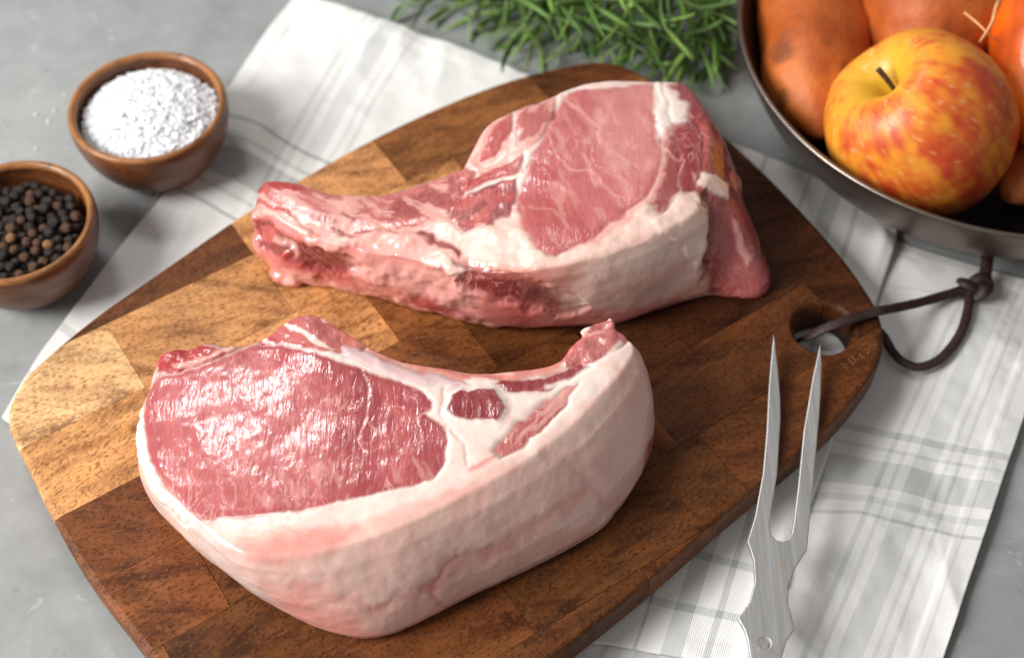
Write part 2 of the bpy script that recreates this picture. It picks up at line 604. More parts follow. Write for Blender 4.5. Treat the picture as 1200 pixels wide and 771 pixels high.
for lo, hi, cuts, tones in strips:
    ed = [-1.0] + list(cuts) + [1.0]
    for i, tone in enumerate(tones):
        bm = cut_block(lo, hi, ed[i], ed[i + 1])
        if len(bm.verts) < 4:
            bm.free(); continue
        me = bpy.data.meshes.new('wood_block')
        bm.to_mesh(me); bm.free()
        q = np.array([v.co[:2] for v in me.vertices])
        s, tcoord = (q - b_o) @ b_n, (q - b_o) @ b_d
        hs, ht = (hole_c - b_o) @ b_n, (hole_c - b_o) @ b_d
        o = link('wood_block', me, WOOD, board)
        j = rng.uniform(0.78, 1.12)
        o.color = (tone[0] * j, tone[1] * j * rng.uniform(0.96, 1.03), tone[2] * j, 1)
        m_ = HOLE_R + 0.004
        if s.min() < hs + m_ and s.max() > hs - m_ and tcoord.min() < ht + m_ and tcoord.max() > ht - m_:
            bmod = o.modifiers.new('bool', 'BOOLEAN')
            bmod.operation = 'DIFFERENCE'; bmod.solver = 'EXACT'; bmod.object = drill
            bpy.context.view_layer.update()
            dg = bpy.context.evaluated_depsgraph_get()
            nm = bpy.data.meshes.new_from_object(o.evaluated_get(dg))
            o.modifiers.clear()
            o.data = nm
            nm.name = 'wood_block'
body.free()
bpy.data.objects.remove(drill)
# worn branding beside the hole: short pale burnt strokes, no longer legible
stamp_m = m_flat('worn_brand', lin(124, 78, 48), 0.6)
sv_, sf_ = [], []
for (x0, y0, x1, y1) in [(986, 425, 992, 432), (994, 420, 1001, 428), (998, 417, 1004, 424), (1001, 425, 1006, 420), (1007, 414, 1011, 421), (1009, 421, 1013, 417),
                         (1016, 415, 1019, 411), (1016, 401, 1022, 406), (1024, 406, 1027, 403), (988, 430, 990, 426)]:
    a, b = P(x0, y0, BT + 0.0001), P(x1, y1, BT + 0.0001)
    dd = (b - a) / np.linalg.norm(b - a)
    nn = np.array([-dd[1], dd[0], 0]) * 0.00030
    k = len(sv_)
    for z in (0.0, -0.0003):
        for q in (a - nn, b - nn, b + nn, a + nn): sv_.append(q + np.array([0, 0, z]))
    sf_ += [(k, k + 1, k + 2, k + 3), (k + 7, k + 6, k + 5, k + 4)] + [(k + i, k + 4 + i, k + 4 + (i + 1) % 4, k + (i + 1) % 4) for i in range(4)]
link('worn_stamp', mesh_np('worn_stamp', sv_, sf_, False), stamp_m, board)


# ------------------------------------------------------------------ towels
def polyline(px, n, z=0.001):
    p = np.array([P(u, v, z)[:2] for u, v in px])
    seg = np.r_[0, np.cumsum(np.linalg.norm(np.diff(p, axis=0), axis=1))]
    s = np.linspace(0, seg[-1], n)
    return np.stack([np.interp(s, seg, p[:, 0]), np.interp(s, seg, p[:, 1])], 1)


def smoothpoly(px, n):
    p = catmull([P(u, v, 0.001)[:2] for u, v in px], 12, False)
    seg = np.r_[0, np.cumsum(np.linalg.norm(np.diff(p, axis=0), axis=1))]
    s = np.linspace(0, seg[-1], n)
    return np.stack([np.interp(s, seg, p[:, 0]), np.interp(s, seg, p[:, 1])], 1)


def towel(name, label, top, right, bottom, left, z0, nu, nv, amp, seed, mat, humps=(), roll=0.0):
    """a sheet bounded by four edges (far, right, near, left); wrinkles die out under the board"""
    T, R_, B, L = smoothpoly(top, nu), smoothpoly(right, nv), smoothpoly(bottom, nu), smoothpoly(left, nv)
    u = np.linspace(0, 1, nu)[None, :, None]
    v = np.linspace(0, 1, nv)[:, None, None]
    X = (1 - v) * T[None] + v * B[None] + (1 - u) * L[:, None] + u * R_[:, None] \
        - ((1 - u) * (1 - v) * T[0] + u * (1 - v) * T[-1] + (1 - u) * v * B[0] + u * v * B[-1])
    q = X.reshape(-1, 2)
    d = sdf(bo, q)
    free = sstep(0.004, 0.035, d)
    if len(POTS):
        for (cx, cy, r) in POTS:
            free = free * sstep(r, r + 0.02, np.hypot(q[:, 0] - cx, q[:, 1] - cy))
    q3 = np.c_[q, np.zeros(len(q))]
    wr = 0.5 + 0.5 * fbm(q3 * np.array([26, 26, 1.0]) @ np.array([[0.8, 0.6, 0], [-0.25, 0.35, 0], [0, 0, 1]]), 3, seed)
    fine = fbm(q3 * 95, 3, seed + 9)
    cr = (1 - np.abs(fbm(q3 * np.array([17, 17, 1.0]) @ np.array([[0.9, 0.5, 0], [-0.4, 0.6, 0], [0, 0, 1]]) + 5.0, 3, seed + 4))) ** 4
    z = z0 + free * (amp * np.clip(wr, 0, 1.4) + 0.0014 * cr + 0.0005 * fine)
    for (hu, hv, r, hgt) in humps:
        c = P(hu, hv, 0.001)[:2]
        z = z + free * hgt * np.exp(-((q - c) ** 2).sum(1) / r ** 2)
    if roll:
        er = (1 - np.broadcast_to(u[..., 0], (nv, nu)).reshape(-1)) * np.linalg.norm(T[-1] - T[0])
        z = z + free * roll * np.exp(-((er - 0.006) / 0.004) ** 2)
    # stitched hem along the border, a little thicker
    eu = np.minimum(u[..., 0], 1 - u[..., 0]) * np.linalg.norm(T[-1] - T[0])
    ev = np.minimum(v[..., 0], 1 - v[..., 0]) * np.linalg.norm(L[-1] - L[0])
    e = np.minimum(np.broadcast_to(eu, (nv, nu)), np.broadcast_to(ev, (nv, nu))).reshape(-1)
    z = z + 0.0005 * (1 - sstep(0.008, 0.0095, e)) * free
    th = 0.0008
    N = nu * nv
    V = np.concatenate([np.c_[q, z], np.c_[q, z - th]])
    idx = np.arange(N).reshape(nv, nu)
    a, b, c, dd = idx[:-1, :-1].ravel(), idx[:-1, 1:].ravel(), idx[1:, 1:].ravel(), idx[1:, :-1].ravel()
    Fs = np.concatenate([np.stack([dd, c, b, a], 1), np.stack([a, b, c, dd], 1) + N])
    ring = np.concatenate([idx[0, :], idx[1:, -1], idx[-1, -2::-1], idx[-2:0, 0][::1]])
    rn = np.roll(ring, -1)
    Fs = np.concatenate([Fs, np.stack([ring, rn, rn + N, ring + N], 1)])
    me = mesh_np(name, V, Fs)
    uvl = me.uv_layers.new(name='UVMap')
    W_, H_ = np.linalg.norm(T[-1] - T[0]), np.linalg.norm(L[-1] - L[0])
    uu = np.broadcast_to(u[..., 0], (nv, nu)).reshape(-1)
    vv = np.broadcast_to(v[..., 0] * H_ * 2, (nv, nu)).reshape(-1)
    li = np.empty(len(me.loops), np.int32)
    me.loops.foreach_get('vertex_index', li)
    li = li % N
    uvl.data.foreach_set('uv', np.stack([uu[li], vv[li]], 1).ravel())
    o = link(name, me, mat)
    return tag(o, label, 'towel', 'linen towels under the board')


SALT_C = np.array([-0.1577, 0.1100]); PEP_C = np.array([-0.2024, 0.0446])
PAN_C = np.array([0.2165, 0.1384])
POTS = [(SALT_C[0], SALT_C[1], 0.026), (PAN_C[0], PAN_C[1], 0.085)]
WHITE = lin(243, 242, 239)
towel('linen_towel', 'white linen towel with faint grey stripes spread beside the salt bowl and under the board',
      [(351, -3), (430, 27), (610, 88), (890, 184), (980, 222), (1054, 262)],
      [(1054, 262), (1043, 305), (1030, 345), (1004, 430), (975, 520), (935, 640), (892, 792)],
      [(4, 492), (200, 640), (480, 745), (687, 754), (780, 771), (892, 792)],
      [(351, -3), (310, 48), (262, 120), (195, 226), (120, 325), (50, 416), (4, 492)],
      0.0028, 240, 160, 0.0026, 3,
      m_cloth('white_linen', [(0.135, 0.005, 0.2), (0.150, 0.006, 0.16), (0.180, 0.028, 0.20), (0.210, 0.006, 0.16), (0.225, 0.005, 0.2), (0.70, 0.006, 0.4), (0.74, 0.03, 0.34), (0.79, 0.006, 0.4), (0.86, 0.006, 0.4), (0.90, 0.022, 0.34), (0.94, 0.006, 0.36)],
              [(0.175, 0.006, 0.5), (0.195, 0.006, 0.3), (0.222, 0.030, 0.45), (0.250, 0.006, 0.3), (0.27, 0.006, 0.5), (0.44, 0.006, 0.3), (0.49, 0.006, 0.3)], WHITE),
      humps=[(280, 170, 0.022, 0.006), (420, 60, 0.03, 0.003), (1010, 290, 0.03, 0.004)], roll=0.004)
towel('linen_towel', 'white plaid linen towel under the carving fork and the leather cord',
      [(930, 250), (1000, 268), (1062, 288), (1130, 309), (1200, 331), (1250, 347)],
      [(1250, 347), (1226, 410), (1199, 490), (1168, 580), (1137, 674), (1105, 771), (1078, 850)],
      [(560, 800), (760, 815), (920, 832), (1078, 850)],
      [(930, 250), (800, 420), (690, 600), (560, 800)],
      0.0009, 200, 200, 0.0034, 23,
      m_cloth('plaid_linen', [(0.24, 0.012, 0.24), (0.275, 0.012, 0.18), (0.34, 0.06, 0.21), (0.40, 0.012, 0.18), (0.44, 0.012, 0.23), (0.69, 0.014, 0.24), (0.725, 0.012, 0.19), (0.79, 0.062, 0.22), (0.848, 0.012, 0.19), (0.878, 0.010, 0.23), (0.95, 0.008, 0.18)],
              [(0.06, 0.005, 0.12), (0.225, 0.007, 0.31), (0.243, 0.006, 0.22), (0.272, 0.030, 0.29), (0.302, 0.006, 0.22), (0.32, 0.006, 0.31), (0.505, 0.008, 0.31), (0.523, 0.006, 0.22), (0.555, 0.032, 0.29), (0.588, 0.006, 0.22), (0.606, 0.007, 0.31)], WHITE),
      humps=[(1000, 600, 0.02, 0.005), (1090, 340, 0.025, 0.004), (1150, 420, 0.02, 0.003)])


# ------------------------------------------------------------------ chops
MEAT = m_meat()
K = dict(fat=lin(244, 212, 198), white=lin(247, 232, 222), cream=lin(240, 214, 200), pink=lin(231, 172, 162), rose=lin(208, 98, 94), loin=lin(172, 74, 79), loinb=lin(182, 92, 95), loinback=lin(198, 108, 108),
         dark=lin(138, 42, 48), red=lin(170, 36, 40), deep=lin(112, 10, 16), bone=lin(218, 186, 190), orange=lin(214, 118, 98), hot=lin(226, 104, 92), mem=lin(234, 176, 164), grey=lin(222, 206, 200), brown=lin(150, 66, 46))


def build_chop(root, pairs, lumps, layers, base, voxel, seed, bulge, dome):
    """pairs: (top px, top height, bottom px or None). Rings between them make the crude body, a voxel remesh one skin."""
    top = np.array([P(u, v, BT + h) for (u, v), h, b in pairs])
    cen = top[:, :2].mean(0)
    bot = []
    ins = offset_poly(top[:, :2], -0.004)
    for i, ((u, v), h, b) in enumerate(pairs):
        if b is None: bot.append([ins[i, 0], ins[i, 1], BT + 0.0004])
        else: bot.append(P(b[0], b[1], BT + 0.0004))
    bot = np.array(bot)
    n = 8
    T, B = catmull(top, n), catmull(bot, n)
    M = len(T)
    nx = offset_poly(T[:, :2], 1.0) - T[:, :2]
    rings = []
    for t in np.linspace(0, 1, 9):
        s = t
        p = B * (1 - s) + T * s
        p[:, :2] += nx * (bulge * math.sin(math.pi * t) ** 0.8)
        if t == 0: p[:, :2] -= nx * 0.0015
        if t == 1: p[:, :2] -= nx * 0.001
        rings.append(p)
    bm = bmesh.new()
    vr = [[bm.verts.new(p) for p in r] for r in rings]
    for a, b in zip(vr, vr[1:]):
        for i in range(M):
            bm.faces.new((a[i], a[(i + 1) % M], b[(i + 1) % M], b[i]))
    for ring, vring in ((rings[0], vr[0]), (rings[-1], vr[-1])):
        q2 = ring[:, :2]
        lo_, hi_ = q2.min(0), q2.max(0)
        gx, gy = np.meshgrid(np.arange(lo_[0], hi_[0], 0.005), np.arange(lo_[1], hi_[1], 0.005))
        g = np.c_[gx.ravel(), gy.ravel()]
        g = g[sdf(q2, g) < -0.003]
        wt = 1 / (((g[:, None] - q2[None]) ** 2).sum(2) + 1e-6) ** 1.5
        gz = (wt * ring[None, :, 2]).sum(1) / wt.sum(1)
        allp = np.concatenate([q2, g])
        vs, es, fs, ov, oe, of = delaunay_2d_cdt([Vector(p) for p in allp], [(i, (i + 1) % M) for i in range(M)], [], 1, 1e-7)
        bv_ = []
        for k, p in enumerate(vs):
            src = [i for i in ov[k] if i < M]
            if src: bv_.append(vring[src[0]])
            else:
                z_ = gz[ov[k][0] - M] if ov[k] else float(ring[np.argmin(((q2 - np.array(p)) ** 2).sum(1)), 2])
                bv_.append(bm.verts.new((p[0], p[1], z_)))
        for f in fs:
            try: bm.faces.new([bv_[i] for i in f])
            except ValueError: pass
    bmesh.ops.recalc_face_normals(bm, faces=bm.faces)
    for (u, v, z, rx, ry, rz, rot) in lumps:
        c = P(u, v, BT + z)
        mat = Matrix.Translation(Vector(c)) @ Matrix.Rotation(rot, 4, 'Z') @ Matrix.Diagonal((rx, ry, rz, 1))
        bmesh.ops.create_icosphere(bm, subdivisions=3, radius=1.0, matrix=mat)
    me = bpy.data.meshes.new('crude'); bm.to_mesh(me); bm.free()
    o = bpy.data.objects.new('crude', me); COL.objects.link(o)
    r = o.modifiers.new('r', 'REMESH'); r.mode = 'VOXEL'; r.voxel_size = voxel
    s = o.modifiers.new('s', 'SMOOTH'); s.factor = 0.5; s.iterations = 9
    bpy.context.view_layer.update()
    dg = bpy.context.evaluated_depsgraph_get()
    em = bpy.data.meshes.new_from_object(o.evaluated_get(dg))
    bpy.data.objects.remove(o)
    N = len(em.vertices)
    co = np.empty(N * 3); em.vertices.foreach_get('co', co); co = co.reshape(-1, 3)
    nb = np.empty(N * 3); em.vertices.foreach_get('normal', nb); nb = nb.reshape(-1, 3)
    nl = len(em.loops)
    li = np.empty(nl, np.int32); em.loops.foreach_get('vertex_index', li)
    fc = li.reshape(-1, 4)
    # even out the cut face: height blended from the traced rim
    w = sstep(0.75, 0.95, nb[:, 2])
    dist2 = ((co[:, None, :2] - top[None, :, :2]) ** 2).sum(2) + 1e-6
    wt = 1 / dist2 ** 1.5
    zt = (wt * top[None, :, 2]).sum(1) / wt.sum(1)
    inner = np.clip(-sdf(T[:, :2], co[:, :2]), 0, 0.02) / 0.02
    up = (co[:, 2] > BT + 0.5 * (zt - BT))
    co[:, 2] += np.where(up, w * (zt + dome * inner ** 0.7 - co[:, 2]) * sstep(0.0, 0.25, inner), 0)
    px = to_px(co)
    side = 1 - sstep(0.35, 0.8, nb[:, 2])
    nz3 = np.stack([fbm(co * 160, 3, seed), fbm(co * 160, 3, seed + 5)], 1)
    nzf = np.stack([vnoise(co * 700, seed + 11), vnoise(co * 700, seed + 12)], 1)
    tint = np.broadcast_to(np.array(K[base]), (N, 3)).copy()
    mot = sstep(-0.5, 0.9, fbm(co * 70, 4, seed + 20))
    tint = tint * (1 - 0.35 * mot[:, None]) + np.array(K['mem']) * 0.35 * mot[:, None]
    lean = np.zeros(N); wet = np.full(N, 0.55)
    disp = 0.00032 * fbm(co * 60, 3, seed + 30) + 0.00008 * fbm(co * 260, 2, seed + 33)
    disp += side * 0.0007 * fbm(co * np.array([26, 26, 44]), 3, seed + 31)
    part = np.zeros(N, int)
    names = ['fat']
    for L in layers:
        kind, poly, colr = L['k'], L['p'], np.array(K[L['c']])
        q = px + nz3 * L.get('n', 2.2) + nzf * L.get('nf', 0.8)
        soft = L.get('s', 2.0)
        if kind == 'line':
            d = line_dist(poly, q) - L['w'] * (0.7 + 0.6 * (0.5 + 0.5 * nz3[:, 0]))
        else:
            d = sdf(poly, q)
        m = 1 - sstep(-soft, soft, d)
        a = m * L.get('a', 1.0)
        if 'st' in L:      # streaks along a direction: (frequency along, across, angle, threshold)
            fa, fx, an, th = L['st']
            ca, sa = math.cos(an), math.sin(an)
            uvw = np.stack([(px[:, 0] * ca + px[:, 1] * sa) * fa, (-px[:, 0] * sa + px[:, 1] * ca) * fx, co[:, 2] * 60], 1)
            uvw[:, 1] += nz3[:, 0] * 0.5
            a = a * sstep(th - 0.18, th + 0.18, fbm(uvw, 3, seed + 40 + int(fa * 977)))
        tint = tint * (1 - a[:, None]) + colr * a[:, None]
        ln = L.get('lean')
        if ln is not None: lean = lean * (1 - a) + ln * a
        if 'wet' in L: wet = wet * (1 - a) + L['wet'] * a
        disp += L.get('h', 0.0) * 0.001 * m
        if 'part' in L and 'e' not in L: disp -= 0.00035 * np.exp(-(d / 2.6) ** 2)
        if 'e' in L:       # a crease along the border
            disp -= L['e'] * 0.001 * np.exp(-(d / 3.0) ** 2)
        if 'lump' in L: disp += L['lump'] * 0.001 * m * fbm(co * L.get('lf', 140), 3, seed + 60)
        if 'part' in L:
            names.append(L['part'])
            part[m > 0.5] = len(names) - 1
    # floor contact stays flat
    disp *= sstep(0.0, 0.004, co[:, 2] - BT + 0.0012)
    nrm = nb
    co = co + nrm * disp[:, None]
    co[:, 2] = np.maximum(co[:, 2], BT + 0.00025)
    em.vertices.foreach_set('co', co.ravel()); em.update()
    em.vertices.foreach_get('normal', nb_ := np.empty(N * 3)); nrm = nb_.reshape(-1, 3)
    # split the one skin into its tissues, each with its own inward wall
    fp = part[fc]
    fpart = np.where((fp == fp[:, :1]).sum(1) >= 3, fp[:, 0], np.sort(fp, 1)[:, 2])
    for k, nm in enumerate(names):
        fs = fc[fpart == k]
        if not len(fs): continue
        e = np.concatenate([fs[:, [0, 1]], fs[:, [1, 2]], fs[:, [2, 3]], fs[:, [3, 0]]])
        key = np.sort(e, 1).astype(np.int64); key = key[:, 0] * N + key[:, 1]
        uq, inv, cnt = np.unique(key, return_inverse=True, return_counts=True)
        be = e[cnt[inv] == 1]
        vid = np.unique(fs); mp = np.full(N, -1); mp[vid] = np.arange(len(vid))
        bv = np.unique(be); mb = np.full(N, -1); mb[bv] = len(vid) + np.arange(len(bv))
        V = np.concatenate([co[vid], co[bv] - nrm[bv] * 0.004])
        Fq = mp[fs]
        if len(be): Fq = np.concatenate([Fq, np.stack([mp[be[:, 1]], mp[be[:, 0]], mb[be[:, 0]], mb[be[:, 1]]], 1)])
        me = bpy.data.meshes.new(nm)
        me.vertices.add(len(V)); me.vertices.foreach_set('co', V.ravel())
        me.loops.add(Fq.size); me.loops.foreach_set('vertex_index', Fq.ravel().astype(np.int32))
        me.polygons.add(len(Fq)); me.polygons.foreach_set('loop_start', np.arange(0, Fq.size, 4, dtype=np.int32))
        me.polygons.foreach_set('loop_total', np.full(len(Fq), 4, np.int32))
        me.update(calc_edges=True)
        me.polygons.foreach_set('use_smooth', [True] * len(Fq))
        allv = np.concatenate([vid, bv])
        at = me.attributes.new('tint', 'FLOAT_COLOR', 'POINT')
        at.data.foreach_set('color', np.c_[tint[allv], np.ones(len(allv))].ravel())
        me.attributes.new('lean', 'FLOAT', 'POINT').data.foreach_set('value', lean[allv])
        me.attributes.new('wet', 'FLOAT', 'POINT').data.foreach_set('value', wet[allv])
        me.normals_split_custom_set_from_vertices([tuple(x) for x in nrm[allv]])
        link(nm, me, MEAT, root)


H = 0.040
front = empty('pork_chop', P(450, 560, BT), 'big raw chop with wide pale fat side, lying nearest on the board', 'pork chop', 'raw chops on the board')
V_ = None
fp_ = [((188, 414), H, V_), ((174, 449), H, V_), ((162, 489), H, V_), ((168, 529), H, (186, 575)), ((175, 562), H, (208, 607)), ((203, 589), H, (228, 628)), ((231, 614), H, (262, 662)),
       ((285, 652), H, (330, 712)), ((366, 650), H, (396, 747)), ((453, 626), H, (458, 748)), ((552, 579), H, (556, 703)), ((624, 537), H, (640, 664)), ((675, 497), H, (700, 630)), ((706, 464), H, (726, 604)),
       ((733, 433), H, (748, 570)), ((746, 408), H, (760, 520)), ((735, 391), H, V_), ((713, 381), H + 0.001, V_), ((686, 388), H, V_), ((668, 404), H, V_), ((648, 423), H, V_), ((606, 431), H, V_), ((562, 434), H, V_),
       ((522, 429), H, V_), ((478, 422), H + 0.001, V_), ((446, 410), H + 0.002, V_), ((413, 392), H + 0.003, V_), ((384, 373), H + 0.004, V_), ((362, 367), H + 0.004, V_), ((337, 373), H + 0.003, V_), ((315, 389), H + 0.001, V_),
       ((297, 398), H, V_), ((268, 404), H, V_), ((242, 400), H, V_), ((221, 407), H, V_)]
LOIN = [(186, 440), (224, 433), (257, 422), (282, 410), (308, 402), (333, 405), (370, 414), (406, 427), (438, 438), (468, 445), (496, 458), (505, 470), (505, 478), (497, 482), (512, 490), (522, 499), (527, 517), (522, 539), (508, 560),
        (478, 570), (431, 581), (384, 590), (333, 601), (286, 604), (235, 607), (213, 590), (185, 558), (171, 530), (168, 485), (172, 460)]
fl = [
    dict(k='poly', p=[(250, 640), (330, 650), (470, 610), (560, 570), (640, 530), (700, 490), (760, 420), (800, 500), (760, 640), (560, 740), (400, 770), (300, 720)], c='mem', s=26, n=10, a=0.32),
    dict(k='poly', p=[(262, 640), (300, 632), (372, 612), (420, 622), (372, 652), (310, 662)], c='hot', s=12, n=5, a=0.55),
    dict(k='poly', p=[(420, 604), (490, 580), (560, 555), (575, 566), (470, 620)], c='pink', s=10, n=5, a=0.5),
    dict(k='line', p=[(350, 690), (440, 712), (500, 690), (560, 655), (600, 640)], c='rose', w=6, s=10, n=5, a=0.38, h=-0.3),
    dict(k='line', p=[(500, 690), (520, 660), (570, 645), (640, 610), (690, 575)], c='rose', w=5, s=9, n=5, a=0.45, h=-0.3),
    dict(k='line', p=[(520, 712), (505, 695), (516, 668), (536, 655)], c='rose', w=2, s=4, n=3, a=0.5, h=-0.3),
    dict(k='line', p=[(640, 530), (690, 560), (720, 600)], c='pink', w=5, s=12, n=4, a=0.4, h=-0.5),
    dict(k='poly', p=[(300, 690), (345, 735), (400, 755), (460, 755), (420, 725), (360, 700)], c='hot', s=16, n=8, a=0.5),
    dict(k='poly', p=[(212, 604), (236, 618), (262, 652), (320, 705), (300, 705), (250, 660), (224, 632)], c='grey', s=4, n=2, a=0.7),  # left side turned from the light: its grey shade put into the tint
    dict(k='poly', p=[(756, 520), (772, 505), (782, 545), (762, 566), (752, 552)], c='red', s=4, n=4, a=0.85, lean=0.6, wet=0.6),
    dict(k='poly', p=[(765, 455), (780, 465), (778, 492), (766, 480)], c='rose', s=4, n=3, a=0.8, lean=0.4),
    # cut face
    dict(k='poly', p=[(160, 480), (186, 410), (300, 390), (362, 355), (420, 385), (520, 425), (620, 425), (700, 370), (760, 380), (748, 410), (700, 462), (622, 524), (552, 560), (453, 604), (366, 618), (240, 622), (200, 590), (165, 550)], c='white', s=6, n=4, a=0.75, wet=0.5),
    dict(k='poly', p=LOIN, c='loin', s=2.4, n=2.0, lean=1.0, wet=0.95, h=-0.25, e=0.3, part='loin_muscle'),
    dict(k='poly', p=LOIN, c='rose', s=18, n=12, a=0.35, st=(0.006, 0.03, 1.45, 0.1)),
    dict(k='poly', p=[(186, 440), (257, 422), (308, 402), (333, 405), (300, 470), (220, 500), (180, 480)], c='loinb', s=14, n=8, a=0.6),
    dict(k='poly', p=[(186, 440), (300, 420), (370, 430), (400, 500), (390, 585), (230, 605), (175, 530)], c='loinback', s=30, n=14, a=0.75),
    dict(k='poly', p=[(410, 440), (430, 436), (452, 470), (446, 500), (424, 520), (412, 480)], c='dark', s=10, n=6, a=0.40),
    dict(k='line', p=[(424, 434), (432, 462), (428, 490), (421, 512), (424, 528)], c='mem', w=0.9, s=1.3, n=2.5, a=0.8, lean=0.2, h=-0.3),
    dict(k='line', p=[(428, 490), (440, 502), (452, 510)], c='mem', w=0.8, s=1.2, n=2.5, a=0.7, lean=0.2),
    dict(k='line', p=[(330, 440), (336, 470), (342, 500), (340, 530), (350, 552)], c='mem', w=0.9, s=1.4, n=3, a=0.6, lean=0.2),
    dict(k='line', p=[(292, 432), (286, 455), (295, 490)], c='mem', w=0.7, s=1.2, n=3, a=0.5, lean=0.2),
    dict(k='line', p=[(345, 425), (352, 450), (372, 480)], c='mem', w=0.6, s=1.2, n=3, a=0.5, lean=0.2),
    dict(k='line', p=[(456, 500), (470, 530), (466, 556)], c='mem', w=0.7, s=1.2, n=4, a=0.5, lean=0.2),
    dict(k='line', p=[(505, 478), (497, 482), (488, 490), (492, 510), (486, 530)], c='mem', w=1.2, s=1.5, n=2.5, a=0.75, lean=0.2),
    dict(k='poly', p=[(480, 520), (524, 500), (526, 545), (500, 565), (420, 583), (300, 602), (240, 604), (330, 560)], c='mem', s=6, n=8, a=0.45, st=(0.02, 0.10, 1.2, 0.32)),
    dict(k='poly', p=[(200, 470), (300, 420), (400, 450), (420, 560), (300, 595), (200, 560)], c='mem', s=10, n=8, a=0.22, st=(0.03, 0.24, 1.42, 0.40)),
    # upper rim: red shreds, bone
    dict(k='poly', p=[(184, 437), (180, 420), (190, 405), (224, 398), (245, 388), (300, 388), (330, 400), (300, 402), (280, 409), (256, 420), (224, 431)], c='red', s=2, n=3, lean=0.7, wet=0.7, part='rib_muscle', lump=0.7, lf=150),
    dict(k='line', p=[(204, 426), (222, 427), (246, 419), (262, 409), (296, 402)], c='mem', w=3, s=2.5, n=3, a=0.85, lean=0.1),
    dict(k='line', p=[(240, 405), (262, 406), (290, 398)], c='white', w=1.4, s=2, n=3, a=0.6, lean=0.1),
    dict(k='poly', p=[(300, 398), (318, 384), (340, 364), (362, 358), (384, 368), (415, 388), (430, 402), (425, 412), (400, 414), (370, 410), (330, 402)], c='red', s=2.5, n=3, a=0.9, lean=0.6, wet=0.7, part='rib_muscle', lump=0.5, lf=150),
    dict(k='poly', p=[(300, 398), (318, 384), (340, 364), (362, 358), (384, 368), (415, 388), (430, 402), (425, 412), (400, 414), (370, 410), (330, 402)], c='white', s=2.5, n=3, a=0.85, lean=0.1, st=(0.012, 0.14, 0.5, 0.18)),
    dict(k='poly', p=[(400, 406), (420, 408), (450, 420), (490, 434), (540, 444), (552, 450), (530, 453), (500, 450), (470, 443), (440, 432), (405, 418)], c='bone', s=4, n=2, a=0.9, lean=0.0, wet=0.8, part='rib_bone', h=0.5),
    dict(k='poly', p=[(385, 366), (430, 388), (480, 410), (540, 420), (620, 420), (650, 410), (658, 430), (600, 443), (540, 444), (500, 437), (450, 421), (405, 404)], c='orange', s=4, n=4, a=0.85, lean=0.3, wet=0.6),
    dict(k='line', p=[(430, 400), (480, 420), (540, 434), (600, 436)], c='cream', w=1.6, s=2, n=2, a=0.7, lean=0.1),
    dict(k='line', p=[(500, 428), (560, 440), (600, 444), (660, 432)], c='red', w=2.2, s=2.5, n=3, a=0.5, lean=0.4),
    dict(k='poly', p=[(580, 449), (590, 443), (624, 444), (653, 435), (679, 424), (692, 430), (668, 444), (639, 458), (610, 460), (592, 458)], c='dark', s=2, n=2.5, lean=0.9, wet=0.8, part='rib_muscle'),
    dict(k='poly', p=[(656, 421), (668, 404), (682, 392), (690, 378), (716, 372), (742, 388), (738, 396), (727, 406), (716, 412), (700, 419), (682, 429), (664, 428)], c='red', s=2, n=2.5, a=0.85, lean=0.8, wet=0.7, part='rib_muscle', lump=0.5, lf=160),
    dict(k='poly', p=[(648, 424), (668, 402), (684, 388), (694, 390), (676, 408), (660, 424)], c='rose', s=3, n=2, a=0.75, lean=0.4),
    dict(k='line', p=[(688, 392), (702, 386), (716, 378)], c='mem', w=2, s=2, n=3, a=0.7),
    dict(k='line', p=[(640, 452), (668, 446), (700, 424), (720, 408), (726, 400)], c='white', w=3, s=2.5, n=2.5, a=0.9, lean=0.0),
    dict(k='poly', p=[(577, 526), (595, 506), (613, 490), (639, 470), (668, 452), (678, 450), (664, 470), (650, 488), (631, 508), (610, 524), (588, 536)], c='red', s=2, n=2.5, a=0.85, lean=0.9, wet=0.8, part='belly_muscle', h=-0.3),
    dict(k='poly', p=[(577, 526), (595, 506), (613, 490), (639, 470), (668, 452), (678, 450), (664, 470), (650, 488), (631, 508), (610, 524), (588, 536)], c='mem', s=2, n=3, a=0.7, lean=0.3, st=(0.02, 0.12, -0.7, 0.2)),
    dict(k='line', p=[(580, 532), (566, 544), (552, 551)], c='hot', w=2, s=3, n=2, a=0.7),
    dict(k='poly', p=[(524, 474), (528, 462), (541, 456), (547, 460), (559, 455), (577, 457), (590, 470), (593, 482), (584, 495), (570, 494), (552, 496), (530, 491), (522, 482)], c='white', s=5, n=1.5, h=0.4, e=-0.5),
    dict(k='poly', p=[(525, 474), (529, 463), (541, 457), (547, 461), (559, 456), (577, 458), (588, 470), (591, 481), (583, 494), (569, 492), (552, 494), (532, 489), (523, 481)], c='dark', s=1.6, n=1.2, lean=1.0, wet=0.9, part='round_muscle', h=0.7, e=0.15),
    dict(k='line', p=[(592, 462), (600, 478), (596, 494), (584, 504)], c='mem', w=1, s=1.5, n=1.5, a=0.6),
    dict(k='line', p=[(520, 455), (516, 480), (526, 500), (545, 520), (548, 545)], c='mem', w=1, s=2.5, n=2, a=0.5, h=-0.4),
    dict(k='poly', p=[(154, 480), (166, 480), (166, 530), (178, 562), (210, 596), (228, 612), (216, 622), (180, 575), (158, 530)], c='white', s=3, n=3, a=0.95, lean=0, lump=0.8, lf=260),
]
flumps = [(700, 385, H - 0.002, 0.0075, 0.0024, 0.0024, 0.35), (716, 380, H - 0.001, 0.0022, 0.0030, 0.0022, 0.2)]
build_chop(front, fp_, flumps, fl, 'fat', 0.00056, 100, 0.004, 0.0015)

